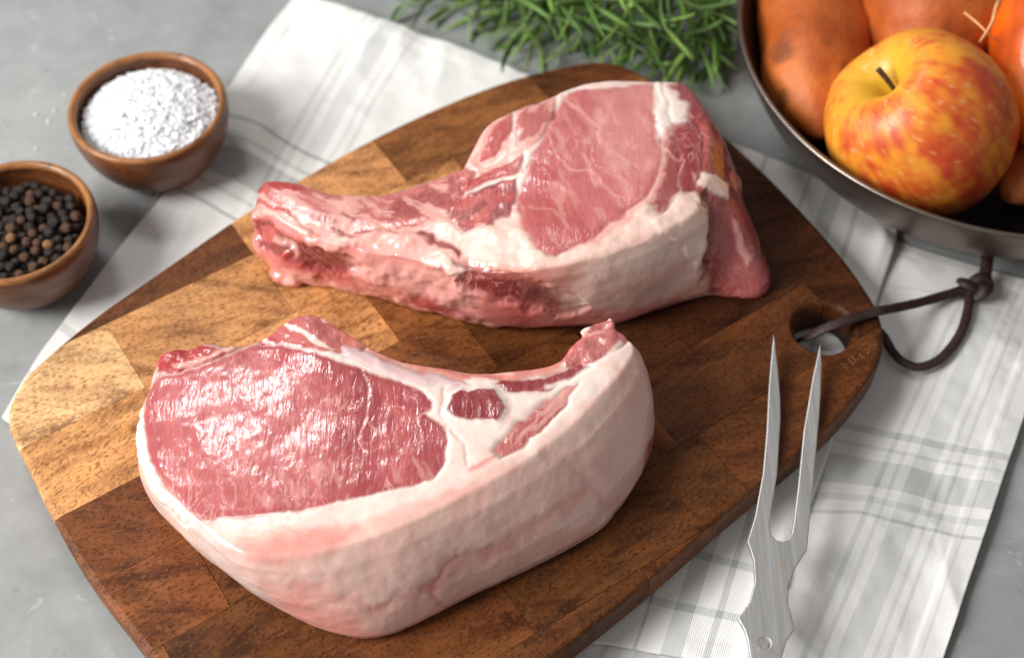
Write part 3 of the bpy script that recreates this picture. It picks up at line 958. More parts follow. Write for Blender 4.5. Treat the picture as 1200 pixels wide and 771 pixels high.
HB = 0.042
back = empty('pork_chop', P(600, 300, BT), 'raw chop with a long rib end sticking out left, lying behind the bigger chop', 'pork chop', 'raw chops on the board')
bp_ = [((304, 214), 0.033, (306, 286)), ((316, 248), 0.033, (315, 312)), ((345, 270), 0.033, (338, 330)), ((385, 285), 0.033, (386, 338)), ((430, 297), 0.033, (428, 350)), ((480, 305), 0.034, (491, 367)),
       ((535, 318), 0.036, (552, 381)), ((590, 320), 0.040, (598, 387)), ((644, 313), HB, (646, 386)), ((710, 298), HB, (716, 384)), ((775, 273), HB, (775, 366)), ((815, 250), HB, (830, 350)),
       ((826, 226), HB, (858, 350)), ((831, 212), HB, (893, 351)), ((836, 200), HB, (906, 332)), ((837, 165), HB, (878, 285)), ((831, 138), HB, (862, 245)), ((818, 112), HB, V_), ((802, 97), HB, V_), ((780, 94), HB, V_), ((727, 92), HB, V_),
       ((684, 97), HB, V_), ((652, 108), HB, V_), ((626, 119), HB, V_), ((604, 126), HB, V_), ((573, 143), 0.041, V_), ((558, 163), 0.040, V_), ((542, 194), 0.038, V_), ((527, 201), 0.036, V_), ((500, 212), 0.034, V_),
       ((465, 223), 0.033, V_), ((430, 227), 0.033, V_), ((390, 225), 0.033, V_), ((337, 211), 0.033, V_)]
BLOIN = [(652, 127), (666, 109), (706, 102), (767, 99), (773, 117), (767, 135), (777, 166), (772, 205), (758, 232), (728, 254), (692, 280), (648, 302), (626, 289), (613, 263), (608, 232), (617, 197), (630, 174)]
bl = [
    # long side facing us
    dict(k='poly', p=[(290, 200), (345, 262), (430, 296), (540, 312), (600, 330), (660, 400), (560, 400), (300, 330)], c='rose', s=8, n=5, a=0.7, lean=0.95, wet=0.6),
    dict(k='poly', p=[(290, 245), (310, 262), (345, 280), (410, 300), (440, 320), (430, 332), (380, 326), (330, 308), (300, 285)], c='red', s=9, n=4, a=0.9, lean=0.95, wet=0.7),
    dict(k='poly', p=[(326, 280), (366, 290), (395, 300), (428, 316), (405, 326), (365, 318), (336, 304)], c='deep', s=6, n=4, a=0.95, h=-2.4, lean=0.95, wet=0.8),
    dict(k='poly', p=[(400, 300), (450, 305), (520, 318), (560, 345), (560, 372), (490, 350), (420, 330)], c='mem', s=10, n=6, a=0.75, lean=0.1, lump=1.2, lf=110),
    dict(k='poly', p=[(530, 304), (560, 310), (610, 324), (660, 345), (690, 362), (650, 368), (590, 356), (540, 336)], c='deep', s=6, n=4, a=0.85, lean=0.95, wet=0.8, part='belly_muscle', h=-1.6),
    dict(k='poly', p=[(476, 344), (500, 346), (540, 372), (560, 386), (530, 380), (498, 366)], c='red', s=5, n=4, a=0.85, lean=0.95),
    dict(k='poly', p=[(330, 315), (400, 333), (500, 364), (600, 384), (700, 382), (700, 392), (500, 380), (330, 334)], c='mem', s=4, n=4, a=0.7, lean=0.0, lump=0.9),
    dict(k='poly', p=[(560, 355), (640, 366), (720, 360), (800, 348), (800, 375), (640, 395)], c='rose', s=12, n=6, a=0.55, lean=0.1),
    # smooth fat side at the right
    dict(k='poly', p=[(644, 312), (700, 298), (770, 272), (822, 240), (828, 290), (815, 330), (730, 366), (660, 360), (636, 334)], c='cream', s=9, n=4, a=0.85, lean=0.0, wet=0.55),
    dict(k='poly', p=[(560, 312), (640, 306), (690, 310), (660, 345), (600, 330)], c='orange', s=12, n=6, a=0.55, lean=0.0),
    dict(k='line', p=[(700, 345), (760, 330), (812, 296)], c='pink', w=8, s=12, n=4, a=0.5),
    # dark right flank
    dict(k='poly', p=[(772, 86), (806, 86), (830, 108), (852, 160), (868, 215), (880, 250), (912, 326), (900, 350), (836, 358), (826, 300), (830, 262), (818, 232), (800, 226), (790, 150)], c='dark', s=4, n=3, a=0.95, lean=0.8, wet=0.75, part='shoulder_muscle'),
    dict(k='poly', p=[(836, 120), (850, 160), (862, 212), (846, 214), (826, 190), (824, 150)], c='brown', s=8, n=6, a=0.5, lean=0.6, wet=0.8),
    dict(k='poly', p=[(848, 225), (866, 240), (884, 300), (902, 328), (898, 344), (850, 348), (832, 322), (838, 280)], c='rose', s=6, n=4, a=0.5, lean=0.4, wet=0.6),
    dict(k='poly', p=[(812, 200), (838, 208), (856, 216), (852, 234), (836, 228), (814, 214)], c='cream', s=2.5, n=2.5, a=0.95, lean=0.0, h=0.8),
    dict(k='poly', p=[(858, 256), (866, 262), (872, 290), (882, 306), (876, 312), (862, 290)], c='mem', s=3, n=2.5, a=0.9, lean=0.0, h=0.5),
    dict(k='line', p=[(828, 230), (834, 262), (830, 300), (824, 330)], c='deep', w=3, s=4, n=3, a=0.7, h=-1.6),
    dict(k='poly', p=[(820, 140), (830, 150), (828, 185), (820, 198), (818, 168)], c='rose', s=3, n=3, a=0.6),
    # top: fat field, then muscles
    dict(k='poly', p=[(530, 262), (600, 240), (640, 300), (700, 285), (760, 240), (815, 226), (826, 238), (800, 262), (760, 280), (700, 302), (640, 316), (585, 312), (545, 300)], c='fat', s=5, n=3, a=0.95, lean=0.0, wet=0.3, lump=0.5, lf=120),
    dict(k='poly', p=[(598, 120), (630, 112), (700, 92), (790, 88), (790, 100), (700, 108), (640, 150), (604, 240), (596, 200)], c='white', s=3, n=2.5, a=0.85, lean=0.0),
    dict(k='poly', p=BLOIN, c='loinback', s=2.2, n=2.2, lean=0.9, wet=0.9, h=-0.3, e=0.3, part='loin_muscle'),
    dict(k='poly', p=[(610, 235), (625, 190), (660, 200), (680, 250), (700, 280), (650, 300), (615, 268)], c='red', s=12, n=8, a=0.35),
    dict(k='poly', p=[(690, 100), (770, 98), (772, 150), (770, 200), (735, 220), (700, 180)], c='mem', s=14, n=8, a=0.35, lean=0.6),
    dict(k='line', p=[(653, 110), (670, 122), (684, 134), (700, 150), (704, 166)], c='mem', w=1.2, s=1.6, n=2.5, a=0.85, lean=0.1),
    dict(k='line', p=[(640, 155), (650, 180), (668, 196), (690, 200), (704, 210)], c='mem', w=0.9, s=1.4, n=3, a=0.7, lean=0.1),
    dict(k='line', p=[(700, 210), (722, 226), (738, 240)], c='mem', w=1.0, s=1.4, n=3, a=0.7, lean=0.1),
    dict(k='line', p=[(620, 240), (650, 246), (664, 262), (660, 285)], c='mem', w=0.8, s=1.4, n=3, a=0.6, lean=0.1),
    dict(k='line', p=[(760, 232), (776, 212), (780, 190), (776, 170)], c='mem', w=2.2, s=2, n=2.5, a=0.85, lean=0.1),
    dict(k='poly', p=[(620, 170), (660, 120), (760, 110), (765, 220), (700, 270), (640, 290)], c='mem', s=8, n=8, a=0.38, st=(0.02, 0.11, 1.1, 0.34)),
    dict(k='poly', p=[(780, 162), (794, 148), (808, 138), (822, 146), (826, 180), (820, 210), (806, 228), (772, 252), (762, 240), (776, 210)], c='dark', s=2.5, n=3, a=0.9, lean=0.9, wet=0.8, part='shoulder_muscle'),
    dict(k='line', p=[(776, 172), (790, 186), (800, 190), (794, 205), (800, 228)], c='mem', w=0.9, s=1.5, n=2.5, a=0.8, lean=0.1),
    dict(k='poly', p=[(764, 110), (772, 96), (786, 104), (798, 120), (808, 124), (806, 142), (790, 146), (780, 152), (774, 170), (768, 140)], c='white', s=3, n=3.5, a=0.97, lean=0.0, h=0.3),
    dict(k='poly', p=[(800, 226), (818, 228), (828, 240), (828, 300), (816, 316), (800, 290), (764, 262), (780, 246)], c='cream', s=4, n=3, a=0.9, lean=0.0, h=0.7),
    # small muscles left of the loin
    dict(k='poly', p=[(606, 128), (626, 118), (650, 112), (650, 134), (640, 155), (624, 172), (606, 170)], c='red', s=2.5, n=3, a=0.85, lean=0.7, part='rib_muscle'),
    dict(k='poly', p=[(606, 128), (626, 118), (650, 112), (650, 134), (640, 155), (624, 172), (606, 170)], c='mem', s=3, n=3, a=0.8, lean=0.2, st=(0.03, 0.16, -0.7, 0.22)),
    dict(k='poly', p=[(566, 172), (584, 140), (602, 126), (603, 150), (580, 184), (560, 192)], c='red', s=2.5, n=3, a=0.85, lean=0.8, part='rib_muscle'),
    dict(k='line', p=[(548, 194), (564, 165), (580, 138), (604, 122)], c='mem', w=4, s=3, n=2.5, a=0.8, lean=0.0),
    dict(k='poly', p=[(540, 216), (575, 198), (616, 180), (612, 200), (570, 214), (545, 228)], c='red', s=2.5, n=3, a=0.85, lean=0.8, part='rib_muscle'),
    dict(k='poly', p=[(528, 236), (556, 222), (588, 210), (606, 206), (606, 235), (598, 250), (573, 266), (545, 271), (526, 256)], c='dark', s=2.5, n=3, a=0.9, lean=0.9, wet=0.85, part='rib_muscle'),
    dict(k='poly', p=[(528, 236), (556, 222), (588, 210), (606, 206), (606, 235), (598, 250), (573, 266), (545, 271), (526, 256)], c='rose', s=4, n=4, a=0.7, lean=0.6, st=(0.03, 0.12, -0.5, 0.2)),
    dict(k='line', p=[(540, 232), (570, 216), (606, 204), (622, 184)], c='white', w=2, s=2, n=2.5, a=0.85, lean=0.0),
    dict(k='line', p=[(560, 196), (590, 180), (618, 176), (630, 160)], c='mem', w=2, s=2.2, n=2.5, a=0.85, lean=0.0),
    # rib bone band
    dict(k='poly', p=[(298, 200), (340, 205), (390, 220), (465, 219), (540, 194), (560, 200), (540, 240), (500, 262), (440, 276), (390, 278), (340, 258), (296, 246)], c='red', s=4, n=4, a=0.72, lean=0.6, wet=0.8, part='rib_bone'),
    dict(k='poly', p=[(300, 200), (350, 205), (360, 222), (330, 232), (298, 240)], c='red', s=6, n=4, a=0.8, lean=0.4, wet=0.8),
    dict(k='poly', p=[(366, 252), (400, 250), (436, 258), (440, 272), (400, 275), (372, 266)], c='dark', s=6, n=5, a=0.75, lean=0.6),
    dict(k='poly', p=[(450, 244), (500, 222), (536, 204), (540, 226), (500, 250), (456, 262)], c='dark', s=6, n=5, a=0.7, lean=0.7),
    dict(k='poly', p=[(298, 206), (340, 215), (390, 226), (465, 224), (530, 204), (535, 240), (500, 264), (440, 278), (390, 282), (340, 262), (296, 246)], c='mem', s=4, n=5, a=0.8, lean=0.05, st=(0.03, 0.17, 0.35, 0.16)),
    dict(k='poly', p=[(330, 225), (360, 232), (420, 236), (450, 240), (440, 256), (400, 250), (360, 246)], c='mem', s=6, n=6, a=0.7, st=(0.05, 0.12, 0.5, 0.05)),
    dict(k='line', p=[(365, 284), (400, 284), (450, 280), (490, 284), (530, 298)], c='mem', w=8, s=4, n=4, a=0.9, lean=0.0, wet=0.35, h=0.9, lump=0.9, lf=95),
    dict(k='line', p=[(500, 304), (520, 308), (536, 318)], c='fat', w=8, s=4, n=4, a=0.85, lean=0.0, h=0.8, lump=0.7, lf=95),
    dict(k='line', p=[(494, 276), (520, 286), (538, 296)], c='dark', w=3.5, s=2.5, n=3, a=0.85, lean=0.7),
    dict(k='poly', p=[(297, 262), (312, 262), (330, 276), (338, 292), (322, 300), (304, 290)], c='deep', s=3, n=3, a=0.85, h=-0.9, lean=0.5, wet=0.9, part='bone_core'),
    dict(k='poly', p=[(304, 268), (316, 268), (322, 280), (312, 288), (302, 280)], c='rose', s=2, n=3, a=0.8),
    dict(k='line', p=[(294, 252), (312, 250), (336, 256), (360, 272)], c='mem', w=4, s=3, n=3, a=0.9, h=0.8),
    dict(k='line', p=[(322, 282), (336, 290), (344, 300)], c='pink', w=5, s=3, n=3, a=0.8, h=0.6),
]
blumps = [(314, 258, 0.020, 0.007, 0.006, 0.005, 0.2), (318, 284, 0.010, 0.008, 0.007, 0.008, 0.0), (336, 322, 0.003, 0.007, 0.005, 0.004, -0.3),
          (836, 222, 0.026, 0.012, 0.010, 0.008, 0.4), (430, 289, 0.029, 0.012, 0.004, 0.004, -0.1), (500, 296, 0.030, 0.012, 0.004, 0.004, -0.3)]
build_chop(back, bp_, blumps, bl, 'mem', 0.00062, 300, 0.003, 0.0015)


# ------------------------------------------------------------------ bowls, salt, peppercorns
def bowl(name, label, cxy, R, h, base_z, mat, rimmat):
    root = empty(name, (cxy[0], cxy[1], base_z), label, 'bowl', 'small wooden bowls')
    prof = [(0.0005, 0.0), (R * 0.52, 0.0), (R * 0.58, 0.0012), (R * 0.76, h * 0.22), (R * 0.92, h * 0.52), (R * 0.992, h * 0.82), (R * 0.985, h * 0.955)]
    prof = catmull(prof, 5, False).tolist()
    me = lathe('bowl_wall', prof, 96)
    o = link('bowl_wall', me, mat); o.parent = root
    inner = catmull([(R * 0.885, h * 0.955), (R * 0.875, h * 0.78), (R * 0.80, h * 0.50), (R * 0.60, h * 0.24), (R * 0.25, h * 0.13), (0.0005, h * 0.12)], 5, False).tolist()
    o = link('bowl_inside', lathe('bowl_inside', inner, 96), mat); o.parent = root
    rim = catmull([(R * 0.985, h * 0.955), (R * 0.975, h * 0.99), (R * 0.94, h * 1.005), (R * 0.905, h * 0.992), (R * 0.885, h * 0.955)], 4, False).tolist()
    o = link('bowl_rim', lathe('bowl_rim', rim, 96), rimmat); o.parent = root
    return root


bm1 = m_bowl(lin(104, 60, 31), 'bowl_wood'); bm2 = m_bowl(lin(150, 98, 54), 'bowl_rim_wood')
bowl('wooden_bowl', 'small brown wooden bowl filled with white salt', SALT_C, 0.0345, 0.035, 0.0001, bm1, bm2)
bowl('wooden_bowl', 'small brown wooden bowl of black peppercorns at the left edge', PEP_C, 0.0336, 0.035, 0.0001, bm1, bm2)


def salt():
    V, Fc = [], []
    # heap below the grains
    n, m = 40, 10
    z_edge, dome, R = 0.0275, 0.0075, 0.0288
    hz = lambda r: z_edge + dome * (1 - (r / R) ** 2.2)
    rings = []
    for i in range(m + 1):
        r = max(R * i / m, 1e-4)
        rings.append([len(V) + k for k in range(n)])
        for k in range(n):
            a = 2 * math.pi * k / n
            V.append((r * math.cos(a), r * math.sin(a), hz(r) - 0.0012))
    for a, b in zip(rings, rings[1:]):
        for k in range(n): Fc.append((a[k], b[k], b[(k + 1) % n], a[(k + 1) % n]))
    cube = np.array([(x, y, z) for x in (-1, 1) for y in (-1, 1) for z in (-1, 1)], float)
    cf = [(0, 1, 3, 2), (4, 6, 7, 5), (0, 4, 5, 1), (2, 3, 7, 6), (0, 2, 6, 4), (1, 5, 7, 3)]
    N = 4200
    for i in range(N):
        r = R * math.sqrt(rng.random()) * 1.0
        a = rng.random() * 2 * math.pi
        lump = 0.0005 * math.sin(r * 700 + a * 3) * math.sin(a * 5 + 1.0)
        s = rng.uniform(0.0005, 0.00125)
        sc = s * np.array([1, rng.uniform(0.6, 1.2), rng.uniform(0.3, 0.8)])
        Rm = np.array(Euler(rng.uniform(0, 6.28, 3)).to_matrix())
        tap = cube.copy(); tap[:, :2] *= (1 - 0.18 * (tap[:, 2:3] > 0)) * rng.uniform(0.85, 1.15, (8, 2))
        p = (tap * sc) @ Rm.T + np.array([r * math.cos(a), r * math.sin(a), hz(r) + lump + rng.uniform(-0.0007, 0.0005)])
        k = len(V)
        V.extend(p.tolist())
        Fc.extend([tuple(k + j for j in q) for q in cf])
    t = NT('salt_crystal')
    t.set(Base_Color=(0.86, 0.87, 0.89), Roughness=0.3, Specular_IOR_Level=0.5)
    o = link('salt', mesh_np('salt', V, Fc, False), t.m)
    o.location = (SALT_C[0], SALT_C[1], 0.0001)
    tag(o, 'heap of coarse white salt in the wooden bowl', 'salt', kind='stuff')


salt()

# a few grains lost on the table beside the salt
gv, gf = [], []
for i in range(16):
    c = P(rng.normal(62, 34), rng.normal(150, 26), 0.0006)
    if np.hypot(*(c[:2] - SALT_C)) < 0.036: continue
    s = rng.uniform(0.0002, 0.0006)
    k = len(gv)
    Rm = np.array(Euler((0, 0, rng.uniform(0, 6))).to_matrix())
    for x in (-1, 1):
        for y in (-1, 1):
            for z in (-1, 1):
                gv.append(np.array([c[0], c[1], s * 0.7]) + Rm @ np.array([x * s, y * s * 0.8, z * s * 0.7]))
    gf += [tuple(k + j for j in q) for q in [(0, 1, 3, 2), (4, 6, 7, 5), (0, 4, 5, 1), (2, 3, 7, 6), (0, 2, 6, 4), (1, 5, 7, 3)]]
sg = link('spilled_salt', mesh_np('spilled_salt', gv, gf, False), m_flat('salt_grain', (0.85, 0.86, 0.88), 0.3))
tag(sg, 'few white salt grains spilled on the grey table', 'salt', kind='stuff')


def peppercorns():
    meshes = []
    pm = [m_flat('peppercorn_black', lin(52, 42, 38), 0.42, ns=900, amp=0.6, bump=0.0006),
          m_flat('peppercorn_brown', lin(98, 66, 46), 0.45, ns=900, amp=0.5, bump=0.0006),
          m_flat('peppercorn_tan', lin(160, 112, 72), 0.5, ns=900, amp=0.4, bump=0.0006)]
    for k in range(9):
        bm = bmesh.new()
        bmesh.ops.create_icosphere(bm, subdivisions=4, radius=1.0)
        co = np.array([v.co[:] for v in bm.verts])
        ridge = 1 - np.abs(fbm(co * 2.6, 2, 900 + k * 7))
        d = 1 - 0.16 * (1 - ridge) * 1.1 - 0.05 * vnoise(co * 1.2, 50 + k)
        for v, s in zip(bm.verts, d): v.co *= float(s)
        me = bpy.data.meshes.new('peppercorn'); bm.to_mesh(me); bm.free()
        me.polygons.foreach_set('use_smooth', [True] * len(me.polygons))
        me.materials.append(pm[0 if k < 5 else 1 if k < 8 else 2])
        meshes.append(me)
    R, floor = 0.0275, 0.0185
    placed = []
    tries = 0
    while len(placed) < 290 and tries < 4000:
        tries += 1
        best = None
        for c in range(14):
            r_ = rng.uniform(0.00205, 0.0026)
            rr = (R - r_) * math.sqrt(rng.random()); a = rng.random() * 2 * math.pi
            x, y = rr * math.cos(a), rr * math.sin(a)
            z = floor + r_
            for (px_, py_, pz_, pr_) in placed:
                dd = (x - px_) ** 2 + (y - py_) ** 2
                D = r_ + pr_ - 0.0003
                if dd < D * D: z = max(z, pz_ + math.sqrt(D * D - dd))
            lim = 0.0285 + 0.003 * (1 - (rr / R) ** 2)
            if z < lim and (best is None or z < best[2]): best = (x, y, z, r_)
        if best: placed.append(best)
    for (x, y, z, r_) in placed:
        k = int(rng.choice(9, p=[.16, .15, .15, .14, .13, .09, .08, .07, .03]))
        o = bpy.data.objects.new('peppercorn', meshes[k])
        COL.objects.link(o)
        o.location = (PEP_C[0] + x, PEP_C[1] + y, z + 0.0001)
        o.scale = (r_, r_ * rng.uniform(0.93, 1.05), r_ * rng.uniform(0.93, 1.05))
        o.rotation_euler = rng.uniform(0, 6.28, 3)
        lab = ['dark wrinkled peppercorn heaped in the small wooden bowl', 'brown wrinkled peppercorn among the black ones in the bowl', 'pale tan peppercorn among the black ones in the bowl'][0 if k < 5 else 1 if k < 8 else 2]
        tag(o, lab, 'peppercorn', ['black peppercorns in the bowl', 'brown peppercorns in the bowl', 'tan peppercorns in the bowl'][0 if k < 5 else 1 if k < 8 else 2])
    # what the visible ones lie on
    V, Fc = [], []
    for i in range(6):
        r = max(0.0262 * i / 5, 1e-4)
        for k in range(28):
            a = 2 * math.pi * k / 28
            V.append((r * math.cos(a), r * math.sin(a), floor + 0.0003 * math.sin(k * 2.1 + i * 1.7)))
    for i in range(5):
        for k in range(28): Fc.append((i * 28 + k, (i + 1) * 28 + k, (i + 1) * 28 + (k + 1) % 28, i * 28 + (k + 1) % 28))
    o = link('peppercorn_bed', mesh_np('peppercorn_bed', V, Fc), pm[0])
    o.location = (PEP_C[0], PEP_C[1], 0.0001)
    tag(o, 'lower layers of peppercorns in the bowl', 'peppercorns', kind='stuff')


peppercorns()


# ------------------------------------------------------------------ pan and its contents
def pan():
    t = NT('brushed_pan_metal')
    n = t.noise(t.coord(scale=(20, 20, 500)), 1.0, 4, 0.6)
    c = t.ramp(n, [(0.3, lin(92, 74, 66)), (0.7, lin(126, 104, 94))])
    t.set(Base_Color=c, Metallic=0.9, Roughness=0.34, Normal=t.bump(n, 0.0001, 0.5))
    inm = m_flat('dark_pan_inside', lin(38, 30, 28), 0.4, ns=60)
    rimm = m_flat('pan_rim_steel', lin(140, 130, 120), 0.34, 1.0, ns=300, amp=0.1)
    root = empty('frying_pan', (PAN_C[0], PAN_C[1], 0.0036), 'dark metal pan holding an apple and root vegetables', 'pan')
    R, h = 0.1182, 0.0464
    outer = catmull([(0.0005, 0), (0.070, 0), (0.084, 0.0015), (0.096, 0.009), (0.107, 0.022), (0.1145, 0.037), (R, h)], 6, False).tolist()
    o = link('pan_wall', lathe('pan_wall', outer, 160), t.m); o.parent = root
    inner = catmull([(R - 0.0024, h), (0.1115, 0.037), (0.104, 0.023), (0.093, 0.011), (0.080, 0.0045), (0.0005, 0.003)], 6, False).tolist()
    o = link('pan_inside', lathe('pan_inside', inner, 160), inm); o.parent = root
    rim = [(R - 0.0012 + 0.0011 * math.cos(a), h + 0.0008 * math.sin(a)) for a in np.linspace(0, 2 * math.pi, 13)[:-1]]
    o = link('pan_rim', lathe('pan_rim', rim, 160, True), rimm); o.parent = root


pan()


def apple():
    c = P(1080, 152, 0.047)
    R = 0.0378
    root = empty('apple', (c[0], c[1], c[2]), 'red and yellow apple with a short stem in the pan', 'apple')
    nt, na = 110, 180
    V, T_ = [], []
    th = np.linspace(0, 1, nt)
    prof = catmull([(0.0006, 0.47), (0.03, 0.48), (0.09, 0.60), (0.19, 0.78), (0.37, 0.90), (0.60, 0.88), (0.84, 0.66), (0.98, 0.30), (1.0, -0.02), (0.92, -0.38), (0.74, -0.68), (0.52, -0.86), (0.32, -0.90), (0.16, -0.82), (0.0006, -0.74)], 8, False)
    nt = len(prof)
    v = []
    for i, (r, z) in enumerate(prof):
        a = np.arange(na) * 2 * math.pi / na
        lob = 1 + 0.022 * np.cos(5 * a + 0.6) * (0.5 + 0.5 * abs(z)) + 0.02 * np.cos(a - 1.0)
        v.append(np.stack([r * lob * np.cos(a), r * lob * np.sin(a), np.full(na, z) * (1 + 0.02 * np.cos(a * 2))], 1))
    v = np.concatenate(v)
    f = [(i * na + k, (i + 1) * na + k, (i + 1) * na + (k + 1) % na, i * na + (k + 1) % na) for i in range(nt - 1) for k in range(na)]
    a = np.arctan2(v[:, 1], v[:, 0])
    s = np.stack([np.cos(a) * 3.0, np.sin(a) * 3.0, v[:, 2] * 0.9], 1)
    s2 = np.stack([np.cos(a) * 13.0, np.sin(a) * 13.0, v[:, 2] * 1.8], 1)
    red = 0.42 + 0.36 * fbm(s, 3, 5) + 0.16 * fbm(s2, 4, 8) + 0.22 * fbm(v * 9, 3, 9) + 0.30 * np.cos(a - 5.0)
    rr = np.hypot(v[:, 0], v[:, 1])
    cav = np.where(v[:, 2] > 0.4, 1 - sstep(0.16, 0.50, rr), 0)
    red = sstep(-0.5, 1.35, red) * (1 - cav * 0.9)
    yel, rd, org = np.array(lin(240, 172, 48)), np.array(lin(206, 62, 34)), np.array(lin(238, 124, 44))
    col = yel * (1 - red[:, None]) + org * red[:, None]
    r2 = sstep(0.45, 1.0, red)[:, None]
    col = col * (1 - r2) + rd * r2
    col = col * (1 - 0.6 * cav[:, None]) + np.array(lin(214, 176, 40)) * 0.6 * cav[:, None]
    spots = (vnoise(v * 26, 77) > 0.72)[:, None]
    col = np.where(spots, col * 0.6 + np.array(lin(240, 200, 140)) * 0.4, col)
    me = mesh_np('apple_body', v * R, f)
    me.attributes.new('tint', 'FLOAT_COLOR', 'POINT').data.foreach_set('color', np.c_[col, np.ones(len(col))].ravel())
    o = link('apple_skin', me, m_attr('apple_skin', 0.46, 90, 0.00015, 0.15, 0.12)); o.parent = root
    path = catmull([(0, 0, 0.44 * R), (0.02 * R, 0.0, 0.60 * R), (0.02 * R, 0.03 * R, 0.78 * R), (0.0, 0.07 * R, 0.94 * R)], 5, False)
    tv_, tf_ = tube(path, np.linspace(0.0008, 0.0013, len(path)), 10, upv=(0, 1, 0.1))
    st = link('stem', mesh_np('stem', tv_, tf_), m_flat('apple_stem', lin(70, 52, 36), 0.7, bump=0.0004)); st.parent = root
    root.rotation_euler = Euler((math.radians(-8), math.radians(-40), math.radians(0)))
    return root


apple()


def root_veg(name, label, cat, px, rads, mat, pal, seed, rough_amp, group=None, n=56, ringamp=0.0):
    path = catmull([P(u, v, z) for u, v, z in px], 10, False)
    rr = np.interp(np.linspace(0, 1, len(path)), np.linspace(0, 1, len(rads)), rads)
    # rounded ends
    V, Fc = tube(path, rr, n)
    V = np.array(V)
    V += 0.0
    nrm = V - np.repeat(path, n, 0)
    nrm /= np.linalg.norm(nrm, axis=1)[:, None] + 1e-9
    d = rough_amp * fbm(V * 34, 3, seed) + 0.2 * rough_amp * fbm(V * 160, 2, seed + 3)
    if ringamp:
        tpos = np.repeat(np.arange(len(path)), n)
        d -= ringamp * np.clip(vnoise(np.c_[tpos * 0.9, np.zeros(len(V)), nrm[:, 0] * 0.8], seed) - 0.15, 0, 1)
    V = V + nrm * d[:, None]
    a, b, dk = (np.array(lin(*c)) for c in pal)
    k = sstep(-0.6, 0.7, fbm(V * np.array([45, 45, 45]), 4, seed + 7))[:, None]
    col = a * (1 - k) + b * k
    blem = 0.8 * sstep(0.46, 0.70, vnoise(V * 120, seed + 13) * 0.6 + vnoise(V * 60, seed + 14) * 0.6)[:, None]
    col = col * (1 - 0.75 * blem) + dk * 0.75 * blem
    me = mesh_np(name, V, Fc)
    me.attributes.new('tint', 'FLOAT_COLOR', 'POINT').data.foreach_set('color', np.c_[col, np.ones(len(col))].ravel())
    o = link(name, me, mat)
    return tag(o, label, cat, group)


SPM = m_attr('sweet_potato_skin', 0.55, 210, 0.0010, 0.1, 0.0)
CRM = m_attr('carrot_skin', 0.34, 120, 0.0004, 0.2, 0.35)
SPP = ((176, 84, 26), (206, 112, 44), (84, 44, 22))
root_veg('sweet_potato', 'curved sweet potato along the left side of the pan', 'sweet potato',
         [(918, -70, 0.036), (941, -20, 0.036), (954, 40, 0.035), (955, 90, 0.035), (957, 128, 0.034), (964, 160, 0.034)], [0.012, 0.0245, 0.0258, 0.0250, 0.0232, 0.0195, 0.013, 0.002], SPM, SPP, 41, 0.0014, 'sweet potatoes in the pan')
root_veg('sweet_potato', 'fat sweet potato behind the apple in the pan', 'sweet potato',
         [(1085, -120, 0.052), (1092, -50, 0.052), (1095, 10, 0.050), (1092, 60, 0.047), (1092, 96, 0.045)], [0.018, 0.029, 0.033, 0.034, 0.032, 0.026, 0.016, 0.001], SPM, SPP, 57, 0.0016, 'sweet potatoes in the pan')
root_veg('sweet_potato', 'small rough sweet potato tip at the right of the pan beside the apple', 'sweet potato',
         [(1290, 130, 0.034), (1250, 168, 0.034), (1215, 200, 0.032), (1190, 222, 0.030), (1179, 230, 0.030)], [0.022, 0.022, 0.017, 0.011, 0.006, 0.0022], SPM, ((206, 112, 54), (222, 130, 70), (96, 66, 44)), 73, 0.0018, 'sweet potatoes in the pan')
ca = root_veg('carrot', 'bright orange carrot at the right edge of the pan', 'carrot',
              [(1200, -90, 0.060), (1204, -20, 0.060), (1208, 50, 0.058), (1212, 110, 0.055), (1222, 160, 0.052), (1232, 190, 0.050)], [0.021, 0.0195, 0.0185, 0.018, 0.016, 0.012, 0.006, 0.001], CRM, ((238, 100, 16), (246, 124, 34), (196, 80, 24)), 91, 0.0007, n=64, ringamp=0.0008)
rootm = m_flat('rootlet_pale', lin(222, 160, 104), 0.5)
for k, (pts, r) in enumerate([([(1178, -14, 0.079), (1168, 8, 0.082), (1162, 28, 0.080), (1148, 50, 0.076)], 0.0011), ([(1130, 15, 0.079), (1146, 28, 0.078), (1160, 42, 0.076), (1172, 50, 0.072)], 0.0006)]):
    pth = catmull([P(*q) for q in pts], 6, False)
    a, b = tube(pth, np.linspace(r, r * 0.5, len(pth)), 8)
    link('rootlet', mesh_np('rootlet', a, b), rootm, ca)


